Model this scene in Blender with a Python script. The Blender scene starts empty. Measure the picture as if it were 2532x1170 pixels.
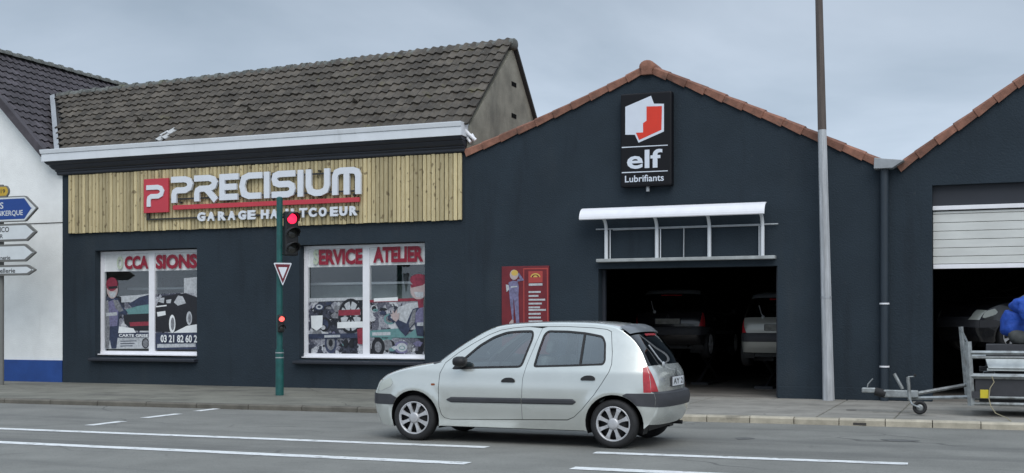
import bpy, bmesh, math, random
import numpy as np
from mathutils import Vector, Matrix
from mathutils.geometry import delaunay_2d_cdt

random.seed(7)
SC = bpy.context.scene
COL = SC.collection
R = math.radians

# ------------------------------------------------------------------ camera
CAM_H, YAW = 1.43, R(22.0)
FPX, CXP, HYP = 3000.0, 1266.0, 800.0
cam_d = bpy.data.cameras.new('camera')
cam_d.sensor_width = 36.0
cam_d.lens = 36.0 * FPX / 2532.0
cam_d.shift_y = (HYP - 585.0) / 2532.0
cam_d.clip_end = 2000.0
cam = bpy.data.objects.new('camera', cam_d)
cam.location = (0, 0, CAM_H)
cam.rotation_euler = (R(90), 0, YAW)
COL.objects.link(cam)
SC.camera = cam

# ------------------------------------------------------------------ sky, sun, exposure
SUN_EL, SUN_AZ = R(46), R(148)          # azimuth measured from +Y, clockwise
world = bpy.data.worlds.new('World')
SC.world = world
world.use_nodes = True
wn, wl = world.node_tree.nodes, world.node_tree.links
wn.clear()
w_out = wn.new('ShaderNodeOutputWorld')
w_bg = wn.new('ShaderNodeBackground')
w_sky = wn.new('ShaderNodeTexSky')
w_sky.sky_type = 'NISHITA'
w_sky.sun_disc = False
w_sky.sun_elevation = SUN_EL
w_sky.sun_rotation = SUN_AZ
w_sky.air_density, w_sky.dust_density, w_sky.ozone_density = 1.0, 3.0, 1.5
w_scale = wn.new('ShaderNodeVectorMath'); w_scale.operation = 'SCALE'
w_scale.inputs['Scale'].default_value = 0.07
wl.new(w_sky.outputs['Color'], w_scale.inputs[0])
w_tc = wn.new('ShaderNodeTexCoord')
w_sep = wn.new('ShaderNodeSeparateXYZ')
wl.new(w_tc.outputs['Generated'], w_sep.inputs[0])
w_add = wn.new('ShaderNodeMath'); w_add.operation = 'ADD'; w_add.inputs[1].default_value = 0.22
w_abs = wn.new('ShaderNodeMath'); w_abs.operation = 'MAXIMUM'; w_abs.inputs[1].default_value = 0.0
wl.new(w_sep.outputs['Z'], w_abs.inputs[0]); wl.new(w_abs.outputs[0], w_add.inputs[0])
w_dx = wn.new('ShaderNodeMath'); w_dx.operation = 'DIVIDE'
w_dy = wn.new('ShaderNodeMath'); w_dy.operation = 'DIVIDE'
wl.new(w_sep.outputs['X'], w_dx.inputs[0]); wl.new(w_add.outputs[0], w_dx.inputs[1])
wl.new(w_sep.outputs['Y'], w_dy.inputs[0]); wl.new(w_add.outputs[0], w_dy.inputs[1])
w_cmb = wn.new('ShaderNodeCombineXYZ')
wl.new(w_dx.outputs[0], w_cmb.inputs[0]); wl.new(w_dy.outputs[0], w_cmb.inputs[1])
w_noise = wn.new('ShaderNodeTexNoise')
w_noise.inputs['Scale'].default_value = 0.95
w_noise.inputs['Detail'].default_value = 6.0
w_noise.inputs['Roughness'].default_value = 0.52
w_noise.inputs['Distortion'].default_value = 0.35
wl.new(w_cmb.outputs[0], w_noise.inputs['Vector'])
w_cr = wn.new('ShaderNodeValToRGB')
w_cr.color_ramp.elements[0].position = 0.34
w_cr.color_ramp.elements[0].color = (0.36, 0.445, 0.545, 1)
w_cr.color_ramp.elements[1].position = 0.68
w_cr.color_ramp.elements[1].color = (0.60, 0.69, 0.81, 1)
wl.new(w_noise.outputs['Fac'], w_cr.inputs['Fac'])
# an overcast sky brightens towards the zenith (CIE overcast)
w_el = wn.new('ShaderNodeMapRange')
w_el.inputs['From Min'].default_value = 0.28
w_el.inputs['From Max'].default_value = 1.0
w_el.inputs['To Min'].default_value = 1.0
w_el.inputs['To Max'].default_value = 2.2
wl.new(w_sep.outputs['Z'], w_el.inputs['Value'])
w_hz = wn.new('ShaderNodeMapRange')        # the haze layer near the horizon is a little brighter
w_hz.interpolation_type = 'SMOOTHSTEP'
w_hz.inputs['From Min'].default_value = 0.05
w_hz.inputs['From Max'].default_value = 0.30
w_hz.inputs['To Min'].default_value = 1.42
w_hz.inputs['To Max'].default_value = 1.0
wl.new(w_sep.outputs['Z'], w_hz.inputs['Value'])
w_mm = wn.new('ShaderNodeMath'); w_mm.operation = 'MULTIPLY'
wl.new(w_el.outputs[0], w_mm.inputs[0]); wl.new(w_hz.outputs[0], w_mm.inputs[1])
w_m = wn.new('ShaderNodeVectorMath'); w_m.operation = 'SCALE'
wl.new(w_cr.outputs['Color'], w_m.inputs[0]); wl.new(w_mm.outputs[0], w_m.inputs['Scale'])
w_mix = wn.new('ShaderNodeMixRGB'); w_mix.inputs['Fac'].default_value = 0.88
wl.new(w_scale.outputs[0], w_mix.inputs['Color1']); wl.new(w_m.outputs[0], w_mix.inputs['Color2'])
wl.new(w_mix.outputs[0], w_bg.inputs['Color'])
w_bg.inputs['Strength'].default_value = 1.0
wl.new(w_bg.outputs[0], w_out.inputs[0])

sun_d = bpy.data.lights.new('sun', 'SUN')
sun_d.energy = 1.5
sun_d.angle = R(45)
sun_d.color = (1.0, 0.97, 0.93)
sun = bpy.data.objects.new('sun', sun_d)
sd = Vector((math.sin(SUN_AZ) * math.cos(SUN_EL), math.cos(SUN_AZ) * math.cos(SUN_EL), math.sin(SUN_EL)))
sun.rotation_euler = (-sd).to_track_quat('-Z', 'Y').to_euler()
sun.location = (0, -10, 30)
COL.objects.link(sun)

vs = SC.view_settings
vs.view_transform = 'Standard'
vs.look = 'None'
vs.gamma = 1.0
vs.use_curve_mapping = False
vs.exposure = 0.0
try:
    SC.cycles.max_bounces = 8
    SC.cycles.transparent_max_bounces = 16
    SC.cycles.sample_clamp_indirect = 4.0
except Exception:
    pass

# ------------------------------------------------------------------ measuring helper: photo pixel -> point on a plane Y = const
S_, C_ = math.sin(YAW), math.cos(YAW)
def at(px, py, Y):
    u = (px - CXP) / FPX
    t = Y / (u * S_ + C_)
    return Vector((t * (u * C_ - S_), Y, CAM_H - t * (py - HYP) / FPX))
def ground(px, py, z=0.0):
    t = (CAM_H - z) * FPX / (py - HYP)
    u = (px - CXP) / FPX
    return Vector((t * (u * C_ - S_), t * (u * S_ + C_), z))

# ------------------------------------------------------------------ materials
MATS = {}
def mat(name, col, rough=0.6, metal=0.0, var=0.0, scale=4.0, bump=0.0, bscale=60.0, spec=0.5, rnd=0.0,
        coat=0.0, emit=None, estr=0.0, col2=None, stretch=None, detail=6.0, bdist=0.01, rvar=0.0):
    if name in MATS:
        return MATS[name]
    m = bpy.data.materials.new(name)
    m.use_nodes = True
    nt = m.node_tree; n, l = nt.nodes, nt.links
    b = n['Principled BSDF']
    b.inputs['Roughness'].default_value = rough
    b.inputs['Metallic'].default_value = metal
    b.inputs['Specular IOR Level'].default_value = spec
    b.inputs['Coat Weight'].default_value = coat
    c = (*col, 1)
    b.inputs['Base Color'].default_value = c
    if emit:
        b.inputs['Emission Color'].default_value = (*emit, 1)
        b.inputs['Emission Strength'].default_value = estr
    if var or bump or rnd or col2 or rvar:
        tc = n.new('ShaderNodeTexCoord')
        geo = n.new('ShaderNodeNewGeometry')
        vec = geo.outputs['Position']
        if stretch:
            mp = n.new('ShaderNodeMapping'); mp.inputs['Scale'].default_value = stretch
            l.new(vec, mp.inputs['Vector']); vec = mp.outputs['Vector']
        cur = None
        if var or col2:
            ns = n.new('ShaderNodeTexNoise')
            ns.inputs['Scale'].default_value = scale
            ns.inputs['Detail'].default_value = detail
            ns.inputs['Roughness'].default_value = 0.6
            l.new(vec, ns.inputs['Vector'])
            cr = n.new('ShaderNodeValToRGB')
            cr.color_ramp.elements[0].position = 0.32
            cr.color_ramp.elements[1].position = 0.68
            d = col2 if col2 else tuple(max(0, x * (1 - var)) for x in col)
            e = col if col2 else tuple(min(1, x * (1 + var)) for x in col)
            cr.color_ramp.elements[0].color = (*d, 1)
            cr.color_ramp.elements[1].color = (*e, 1)
            l.new(ns.outputs['Fac'], cr.inputs['Fac'])
            cur = cr.outputs['Color']
            if rvar:
                mr = n.new('ShaderNodeMapRange')
                mr.inputs['To Min'].default_value = max(0, rough - rvar); mr.inputs['To Max'].default_value = min(1, rough + rvar)
                l.new(ns.outputs['Fac'], mr.inputs['Value']); l.new(mr.outputs[0], b.inputs['Roughness'])
        if rnd:
            mr = n.new('ShaderNodeMapRange')
            mr.inputs['To Min'].default_value = 1 - rnd
            mr.inputs['To Max'].default_value = 1 + rnd
            l.new(geo.outputs['Random Per Island'], mr.inputs['Value'])
            sc = n.new('ShaderNodeVectorMath'); sc.operation = 'SCALE'
            oi = n.new('ShaderNodeObjectInfo')
            ad = n.new('ShaderNodeMath'); ad.operation = 'ADD'
            fr = n.new('ShaderNodeMath'); fr.operation = 'FRACT'
            l.new(geo.outputs['Random Per Island'], ad.inputs[0]); l.new(oi.outputs['Random'], ad.inputs[1])
            l.new(ad.outputs[0], fr.inputs[0]); l.new(fr.outputs[0], mr.inputs['Value'])
            if cur is None:
                rgb = n.new('ShaderNodeRGB'); rgb.outputs[0].default_value = c; cur = rgb.outputs[0]
            l.new(cur, sc.inputs[0]); l.new(mr.outputs[0], sc.inputs['Scale'])
            cur = sc.outputs[0]
        if cur is not None:
            l.new(cur, b.inputs['Base Color'])
        if bump:
            bn = n.new('ShaderNodeTexNoise')
            bn.inputs['Scale'].default_value = bscale
            bn.inputs['Detail'].default_value = 4.0
            l.new(vec, bn.inputs['Vector'])
            bp = n.new('ShaderNodeBump')
            bp.inputs['Strength'].default_value = bump
            bp.inputs['Distance'].default_value = bdist
            l.new(bn.outputs['Fac'], bp.inputs['Height'])
            l.new(bp.outputs['Normal'], b.inputs['Normal'])
    MATS[name] = m
    return m

def glass(name, tint, refl_tint=(1, 1, 1), ior=1.5, boost=0.04):
    m = bpy.data.materials.new(name); m.use_nodes = True
    n, l = m.node_tree.nodes, m.node_tree.links
    n.clear()
    o = n.new('ShaderNodeOutputMaterial')
    tr = n.new('ShaderNodeBsdfTransparent'); tr.inputs['Color'].default_value = (*tint, 1)
    gl = n.new('ShaderNodeBsdfGlossy'); gl.inputs['Roughness'].default_value = 0.02
    gl.inputs['Color'].default_value = (*refl_tint, 1)
    fr = n.new('ShaderNodeLayerWeight')
    fr.inputs['Blend'].default_value = 0.5
    pw = n.new('ShaderNodeMath'); pw.operation = 'POWER'; pw.inputs[1].default_value = 4.0
    l.new(fr.outputs['Facing'], pw.inputs[0])
    ad = n.new('ShaderNodeMath'); ad.operation = 'MULTIPLY_ADD'; ad.use_clamp = True
    ad.inputs[1].default_value = 0.9
    ad.inputs[2].default_value = 0.045 + boost
    l.new(pw.outputs[0], ad.inputs[0])
    mx = n.new('ShaderNodeMixShader')
    l.new(ad.outputs[0], mx.inputs['Fac']); l.new(tr.outputs[0], mx.inputs[1]); l.new(gl.outputs[0], mx.inputs[2])
    l.new(mx.outputs[0], o.inputs[0])
    MATS[name] = m
    return m

M = lambda k: MATS[k]
def srgb(r, g, b):
    f = lambda v: ((v / 255 + 0.055) / 1.055) ** 2.4 if v > 10 else v / 255 / 12.92
    return (f(r), f(g), f(b))

mat('asphalt', (0.190, 0.188, 0.170), 0.85, var=0.16, scale=1.1, bump=0.5, bscale=140, bdist=0.006)
mat('asphalt_pavement', (0.175, 0.170, 0.140), 0.9, var=0.26, scale=1.3, bump=0.5, bscale=90, bdist=0.008)
mat('concrete_slab', (0.275, 0.26, 0.23), 0.9, var=0.22, scale=1.6, bump=0.35, bscale=80, bdist=0.006)
mat('kerb_beige', (0.42, 0.38, 0.30), 0.9, var=0.22, scale=5, bump=0.4, bscale=60, rnd=0.12)
mat('kerb_dark', (0.13, 0.12, 0.10), 0.9, var=0.25, scale=3, bump=0.5, bscale=60, rnd=0.08)
mat('tar', (0.115, 0.115, 0.11), 0.8, var=0.2, scale=12)
mat('void_black', (0.004, 0.004, 0.004), 0.95, spec=0.1)
mat('joint_dark', (0.06, 0.055, 0.05), 0.95)
mat('paint_line', (0.85, 0.86, 0.85), 0.6, col2=(0.62, 0.63, 0.62), scale=7, bump=0.3, bscale=120)
mat('wall_anthracite', (0.0235, 0.035, 0.0465), 0.85, var=0.10, scale=1.2, bump=0.6, bscale=36, bdist=0.016, spec=0.3)
mat('trim_anthracite', (0.024, 0.028, 0.038), 0.55, var=0.06, scale=3)
mat('wall_white', (0.90, 0.91, 0.89), 0.85, var=0.06, scale=2.0, bump=0.6, bscale=45, bdist=0.012)
mat('plinth_blue', (0.016, 0.065, 0.26), 0.7, var=0.12, scale=3, bump=0.5, bscale=50)
mat('white_pvc', (0.86, 0.86, 0.89), 0.4, var=0.04, scale=5)
mat('white_gutter', (0.72, 0.75, 0.78), 0.45, var=0.05, scale=2)
mat('ledge_grey', (0.36, 0.38, 0.38), 0.7, var=0.2, scale=5)
mat('zinc', (0.42, 0.44, 0.46), 0.5, metal=0.3, var=0.12, scale=6)
mat('tile_brown', (0.084, 0.072, 0.058), 0.85, var=0.35, scale=3.2, bump=0.5, bscale=70, rnd=0.26)
mat('tile_purple', (0.065, 0.058, 0.066), 0.85, var=0.28, scale=3.0, bump=0.5, bscale=70, rnd=0.20)
mat('tile_pale', (0.46, 0.47, 0.47), 0.8, var=0.1, scale=8)
mat('ridge_grey', (0.12, 0.125, 0.115), 0.85, var=0.35, scale=6, bump=0.5, bscale=50, rnd=0.15)
mat('terracotta', (0.23, 0.105, 0.07), 0.8, var=0.30, scale=7, bump=0.4, bscale=60, rnd=0.22)
mat('gable_render', (0.25, 0.24, 0.195), 0.9, var=0.30, scale=1.8, bump=0.6, bscale=40)
mat('roof_dark', (0.05, 0.05, 0.05), 0.9)
mat('slat_wood', (0.62, 0.525, 0.315), 0.7, col2=(0.46, 0.375, 0.20), scale=9, rnd=0.30, stretch=(6, 1, 0.55), bump=0.3, bscale=30)
mat('sign_red', srgb(196, 62, 74), 0.45, var=0.05, scale=3)
mat('sign_white', (0.74, 0.77, 0.82), 0.4, var=0.03, scale=4)
mat('sign_side', (0.03, 0.03, 0.03), 0.6)
mat('black_gloss', (0.005, 0.005, 0.007), 0.45, spec=0.3)
mat('logo_white', (0.70, 0.75, 0.83), 0.35, var=0.03, scale=5)
mat('logo_red', srgb(222, 58, 36), 0.35, var=0.04, scale=5)
mat('interior_dark', (0.018, 0.018, 0.020), 0.9, var=0.25, scale=1.5)  # near-black walls: the darkness of the unlit halls is put into the colour
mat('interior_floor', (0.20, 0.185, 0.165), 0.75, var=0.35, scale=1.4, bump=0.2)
mat('room_wall', (0.16, 0.17, 0.15), 0.9, var=0.12, scale=1.5)
mat('display_pale', (0.42, 0.46, 0.42), 0.8, var=0.15, scale=3)
mat('pole_green', (0.012, 0.095, 0.090), 0.45, var=0.22, scale=7, bump=0.1)
mat('black_plastic', (0.012, 0.012, 0.013), 0.5)
mat('lens_red_lit', (0.5, 0.01, 0.02), 0.3, emit=(1.0, 0.02, 0.07), estr=2.2)
mat('lens_red_glow', (0.5, 0.02, 0.03), 0.3, emit=(1.0, 0.12, 0.10), estr=2.2)
mat('lens_dark', (0.05, 0.05, 0.045), 0.15)
mat('yield_red', (0.15, 0.012, 0.022), 0.4)
mat('lamp_concrete', (0.46, 0.48, 0.50), 0.8, var=0.16, scale=4, bump=0.3, stretch=(4, 4, 0.5))
mat('lamp_brown', (0.105, 0.085, 0.075), 0.75, var=0.22, scale=4, bump=0.25, stretch=(4, 4, 0.4))
mat('pipe_paint', (0.023, 0.034, 0.046), 0.45, var=0.08, scale=4)
mat('shutter', (0.64, 0.65, 0.62), 0.5, var=0.07, scale=2.0, stretch=(1, 1, 3))
mat('galvanised', (0.33, 0.35, 0.35), 0.45, metal=0.5, var=0.25, scale=12)
mat('rubber', (0.016, 0.016, 0.017), 0.75, var=0.2, scale=20)
mat('arrow_blue', (0.010, 0.055, 0.26), 0.4, var=0.05, scale=4)
mat('arrow_white', (0.66, 0.69, 0.70), 0.4, var=0.05, scale=4)
mat('arrow_back', (0.17, 0.17, 0.16), 0.6)
mat('cartouche', (0.55, 0.36, 0.04), 0.5, var=0.1, scale=8)
mat('letter_black', (0.025, 0.025, 0.028), 0.5)
mat('car_silver', (0.70, 0.72, 0.68), 0.25, metal=0.65, coat=0.8, var=0.03, scale=2.5, rvar=0.05)
mat('car_black', (0.012, 0.012, 0.014), 0.25, coat=0.6)
mat('car_grey', (0.40, 0.40, 0.365), 0.35, metal=0.3, coat=0.5)
mat('car_trim', (0.040, 0.041, 0.047), 0.6, var=0.12, scale=10)
mat('spoiler_grey', (0.13, 0.14, 0.15), 0.35, coat=0.4)
mat('car_seal', (0.010, 0.010, 0.011), 0.55)
mat('car_cabin', (0.06, 0.066, 0.068), 0.85)
mat('car_seat', (0.30, 0.32, 0.32), 0.9, var=0.2, scale=20)
mat('alloy', (0.52, 0.52, 0.53), 0.4, metal=0.4, var=0.15, scale=14)
mat('lamp_red', (0.42, 0.025, 0.035), 0.25, coat=0.5, var=0.25, scale=14)
mat('lamp_clear', (0.52, 0.55, 0.50), 0.2, coat=0.6)
mat('orange_lens', (0.25, 0.06, 0.01), 0.3)
mat('plate_dim', (0.22, 0.22, 0.20), 0.6, var=0.3, scale=10)  # darker plate copy for the hall cars; the halls' shade is in its colour
mat('plate_white', (0.72, 0.74, 0.76), 0.4)
mat('jacket_blue', (0.012, 0.065, 0.36), 0.7, var=0.25, scale=9, bump=0.8, bscale=11, bdist=0.03)
mat('trousers_grey', (0.075, 0.078, 0.075), 0.85, var=0.2, scale=10, bump=0.5, bscale=14, bdist=0.02)
mat('skin', (0.42, 0.25, 0.18), 0.6)
mat('hair', (0.03, 0.022, 0.016), 0.8)
mat('yellow', (0.62, 0.50, 0.03), 0.5)
mat('cargo_white', (0.50, 0.53, 0.52), 0.6, var=0.15, scale=6)
mat('cable', (0.32, 0.28, 0.18), 0.7)
mat('panel_red', (0.19, 0.018, 0.024), 0.45, col2=(0.13, 0.011, 0.018), scale=4)
mat('film_purple', (0.17, 0.16, 0.27), 0.5, var=0.35, scale=18)
mat('film_navy', (0.035, 0.045, 0.085), 0.5, var=0.35, scale=16)
mat('film_skin', (0.46, 0.37, 0.36), 0.5, var=0.10, scale=18)
mat('film_cap', (0.24, 0.03, 0.055), 0.5, var=0.35, scale=18)
mat('film_black', (0.014, 0.014, 0.018), 0.35, var=0.3, scale=25)
mat('film_grey', (0.20, 0.205, 0.22), 0.5, var=0.45, scale=22)
mat('film_pale', (0.48, 0.50, 0.52), 0.5, var=0.22, scale=20)
mat('film_white', (0.80, 0.82, 0.82), 0.5, var=0.06, scale=8)
mat('film_red', (0.26, 0.03, 0.05), 0.5, var=0.25, scale=14)
mat('film_crimson', (0.36, 0.012, 0.035), 0.45, col2=(0.22, 0.010, 0.03), scale=16)
mat('film_teal', (0.13, 0.27, 0.27), 0.5, var=0.15, scale=14)
mat('film_yellow', (0.62, 0.42, 0.10), 0.5)
mat('film_faded', (0.50, 0.56, 0.44), 0.5, var=0.1, scale=20)
mat('film_orange', (0.42, 0.06, 0.05), 0.5)
glass('window_glass', (0.93, 0.95, 0.95), boost=0.03)
glass('car_glass', (0.62, 0.69, 0.69), refl_tint=(0.95, 1.0, 1.0), boost=0.20)
glass('car_glass_dark', (0.10, 0.13, 0.12), boost=0.02)

def weather(name, col, scale, lo, hi, amt, stretch=None, kind='noise', detail=6.0):
    """stains, moss, grit, cracks: a second colour laid over a material by its own mask"""
    nt = MATS[name].node_tree; n, l = nt.nodes, nt.links
    b = n['Principled BSDF']
    geo = n.new('ShaderNodeNewGeometry'); vec = geo.outputs['Position']
    if stretch:
        mp = n.new('ShaderNodeMapping'); mp.inputs['Scale'].default_value = stretch
        mp.inputs['Location'].default_value = (3.7, 1.3, 2.1)
        l.new(vec, mp.inputs['Vector']); vec = mp.outputs['Vector']
    if kind == 'crack':
        wn_ = n.new('ShaderNodeTexNoise'); wn_.inputs['Scale'].default_value = scale * 2.5; l.new(vec, wn_.inputs['Vector'])
        ma = n.new('ShaderNodeVectorMath'); ma.operation = 'MULTIPLY_ADD'
        ma.inputs[1].default_value = (0.5, 0.5, 0.5); l.new(wn_.outputs['Color'], ma.inputs[0]); l.new(vec, ma.inputs[2])
        t = n.new('ShaderNodeTexVoronoi'); t.feature = 'DISTANCE_TO_EDGE'; t.inputs['Scale'].default_value = scale
        l.new(ma.outputs[0], t.inputs['Vector']); src = t.outputs['Distance']
    else:
        t = n.new('ShaderNodeTexNoise'); t.inputs['Scale'].default_value = scale; t.inputs['Detail'].default_value = detail
        t.inputs['Roughness'].default_value = 0.62
        l.new(vec, t.inputs['Vector']); src = t.outputs['Fac']
    mr = n.new('ShaderNodeMapRange'); mr.interpolation_type = 'SMOOTHSTEP'
    mr.inputs['From Min'].default_value = lo; mr.inputs['From Max'].default_value = hi
    if kind == 'crack':
        mr.inputs['To Min'].default_value = amt; mr.inputs['To Max'].default_value = 0.0
    else:
        mr.inputs['To Min'].default_value = 0.0; mr.inputs['To Max'].default_value = amt
    l.new(src, mr.inputs['Value'])
    fac = mr.outputs[0]
    if kind == 'crack':     # cracks come and go
        g2 = n.new('ShaderNodeTexNoise'); g2.inputs['Scale'].default_value = 0.45; l.new(geo.outputs['Position'], g2.inputs['Vector'])
        m2 = n.new('ShaderNodeMapRange'); m2.inputs['From Min'].default_value = 0.50; m2.inputs['From Max'].default_value = 0.62
        l.new(g2.outputs['Fac'], m2.inputs['Value'])
        mu = n.new('ShaderNodeMath'); mu.operation = 'MULTIPLY'; l.new(fac, mu.inputs[0]); l.new(m2.outputs[0], mu.inputs[1]); fac = mu.outputs[0]
    mx = n.new('ShaderNodeMixRGB')
    mx.inputs['Color2'].default_value = (*col, 1)
    inp = b.inputs['Base Color']
    if inp.links: l.new(inp.links[0].from_socket, mx.inputs['Color1'])
    else: mx.inputs['Color1'].default_value = inp.default_value
    l.new(fac, mx.inputs['Fac']); l.new(mx.outputs[0], inp)

weather('asphalt', (0.105, 0.105, 0.098), 0.8, 0.48, 0.72, 0.75, (0.18, 1.5, 1))
weather('asphalt', (0.32, 0.32, 0.30), 70, 0.52, 0.70, 0.45, None, 'noise', 3)
weather('asphalt', (0.07, 0.07, 0.065), 45, 0.54, 0.70, 0.5, (1, 1, 1), 'noise', 3)
weather('asphalt', (0.05, 0.05, 0.048), 0.42, 0.0, 0.012, 0.65, (1, 1, 1), 'crack')
weather('asphalt_pavement', (0.085, 0.08, 0.07), 0.9, 0.52, 0.66, 0.7, (0.45, 1.6, 1))
weather('asphalt_pavement', (0.30, 0.29, 0.25), 55, 0.52, 0.70, 0.4, None, 'noise', 3)
weather('asphalt_pavement', (0.29, 0.28, 0.24), 0.6, 0.56, 0.72, 0.45, (0.5, 1.2, 1))
weather('asphalt_pavement', (0.05, 0.05, 0.045), 0.6, 0.0, 0.012, 0.7, (1, 1, 1), 'crack')
weather('concrete_slab', (0.15, 0.145, 0.13), 0.9, 0.50, 0.70, 0.6, (0.6, 1.4, 1))
weather('concrete_slab', (0.12, 0.11, 0.10), 3.5, 0.60, 0.70, 0.5)
weather('concrete_slab', (0.05, 0.05, 0.045), 0.7, 0.0, 0.010, 0.6, (1, 1, 1), 'crack')
weather('kerb_beige', (0.12, 0.11, 0.09), 2.2, 0.55, 0.72, 0.65)
weather('wall_anthracite', (0.050, 0.058, 0.064), 0.8, 0.52, 0.78, 0.45, (1.2, 1, 0.35))
weather('wall_anthracite', (0.015, 0.021, 0.028), 1.7, 0.54, 0.74, 0.5, (1.6, 1, 0.22))
weather('wall_anthracite', (0.085, 0.09, 0.09), 9.0, 0.66, 0.76, 0.28)
weather('wall_white', (0.72, 0.72, 0.68), 1.3, 0.54, 0.78, 0.40, (1.4, 1, 0.3))
weather('tile_brown', (0.028, 0.024, 0.020), 1.1, 0.50, 0.70, 0.6)
weather('tile_brown', (0.125, 0.115, 0.055), 2.6, 0.60, 0.72, 0.55)
weather('tile_brown', (0.17, 0.165, 0.145), 14, 0.62, 0.70, 0.5)
weather('tile_purple', (0.03, 0.028, 0.03), 1.2, 0.50, 0.70, 0.5)
weather('ridge_grey', (0.14, 0.14, 0.06), 4.0, 0.58, 0.68, 0.5)
weather('terracotta', (0.07, 0.055, 0.045), 3.0, 0.52, 0.70, 0.65)
weather('terracotta', (0.30, 0.20, 0.14), 9.0, 0.60, 0.70, 0.4)
weather('gable_render', (0.10, 0.10, 0.085), 0.9, 0.48, 0.70, 0.6, (1, 1.4, 0.4))
weather('white_gutter', (0.40, 0.42, 0.42), 1.2, 0.56, 0.78, 0.4, (2.5, 1, 0.4))
weather('paint_line', (0.20, 0.20, 0.19), 6.0, 0.56, 0.66, 0.75, (1, 2.0, 1))
weather('paint_line', (0.22, 0.22, 0.21), 40, 0.60, 0.68, 0.6)
weather('car_silver', (0.46, 0.46, 0.43), 2.2, 0.55, 0.78, 0.35)
weather('galvanised', (0.13, 0.125, 0.115), 5.0, 0.52, 0.68, 0.6)
weather('lamp_concrete', (0.24, 0.24, 0.24), 2.0, 0.5, 0.72, 0.6, (3, 3, 0.35))
weather('slat_wood', (0.13, 0.09, 0.045), 7.0, 0.63, 0.69, 0.7, (1.5, 0.2, 1.0), 'noise', 1.0)

def photo_print(name):
    """printed photograph seen from afar: cluttered patches of grey, black, white and a little colour"""
    m = bpy.data.materials.new(name); m.use_nodes = True
    n, l = m.node_tree.nodes, m.node_tree.links
    b = n['Principled BSDF']; b.inputs['Roughness'].default_value = 0.45
    geo = n.new('ShaderNodeNewGeometry')
    ns = n.new('ShaderNodeTexNoise'); ns.inputs['Scale'].default_value = 7.0; ns.inputs['Detail'].default_value = 3.0
    l.new(geo.outputs['Position'], ns.inputs['Vector'])
    ma = n.new('ShaderNodeVectorMath'); ma.operation = 'MULTIPLY_ADD'; ma.inputs[1].default_value = (0.35, 0.35, 0.35)
    l.new(ns.outputs['Color'], ma.inputs[0]); l.new(geo.outputs['Position'], ma.inputs[2])
    vo = n.new('ShaderNodeTexVoronoi'); vo.inputs['Scale'].default_value = 5.5; l.new(ma.outputs[0], vo.inputs['Vector'])
    bw = n.new('ShaderNodeSeparateColor'); l.new(vo.outputs['Color'], bw.inputs[0])
    n2 = n.new('ShaderNodeTexNoise'); n2.inputs['Scale'].default_value = 26.0; n2.inputs['Detail'].default_value = 2.0
    l.new(geo.outputs['Position'], n2.inputs['Vector'])
    ad = n.new('ShaderNodeMath'); ad.operation = 'MULTIPLY_ADD'; ad.inputs[1].default_value = 0.7
    l.new(n2.outputs['Fac'], ad.inputs[0]); 
    sb = n.new('ShaderNodeMath'); sb.operation = 'SUBTRACT'; sb.inputs[1].default_value = 0.35; l.new(bw.outputs[0], sb.inputs[0])
    l.new(sb.outputs[0], ad.inputs[2])
    cr = n.new('ShaderNodeValToRGB')
    els = cr.color_ramp.elements
    els[0].position, els[0].color = 0.10, (0.012, 0.013, 0.018, 1)
    els[1].position, els[1].color = 0.96, (0.56, 0.57, 0.59, 1)
    for p, c in ((0.32, (0.05, 0.055, 0.08, 1)), (0.50, (0.11, 0.11, 0.14, 1)), (0.64, (0.22, 0.22, 0.26, 1)), (0.80, (0.36, 0.37, 0.40, 1))):
        e_ = els.new(p); e_.color = c
    l.new(ad.outputs[0], cr.inputs['Fac']); l.new(cr.outputs['Color'], b.inputs['Base Color'])
    MATS[name] = m
photo_print('film_photo')

# ------------------------------------------------------------------ object helpers
def tag(o, label=None, cat=None, group=None, kind=None):
    if label: o['label'] = label
    if cat: o['category'] = cat
    if group: o['group'] = group
    if kind: o['kind'] = kind
    return o

def thing(name, label, cat, loc=(0, 0, 0), rz=0.0, group=None):
    o = bpy.data.objects.new(name, None)
    COL.objects.link(o)
    o.location = loc
    o.rotation_euler = (0, 0, rz)
    o.empty_display_size = 0.2
    return tag(o, label, cat, group)

def attach(o, parent, local=False):
    """world-space mesh under a thing; local=True: mesh is in the thing's own frame"""
    if parent is not None:
        o.parent = parent
        if parent.type == 'EMPTY' and not local:
            m = Matrix.Translation(parent.location) @ Matrix.Rotation(parent.rotation_euler.z, 4, 'Z')
            o.matrix_parent_inverse = m.inverted()
    return o

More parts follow.
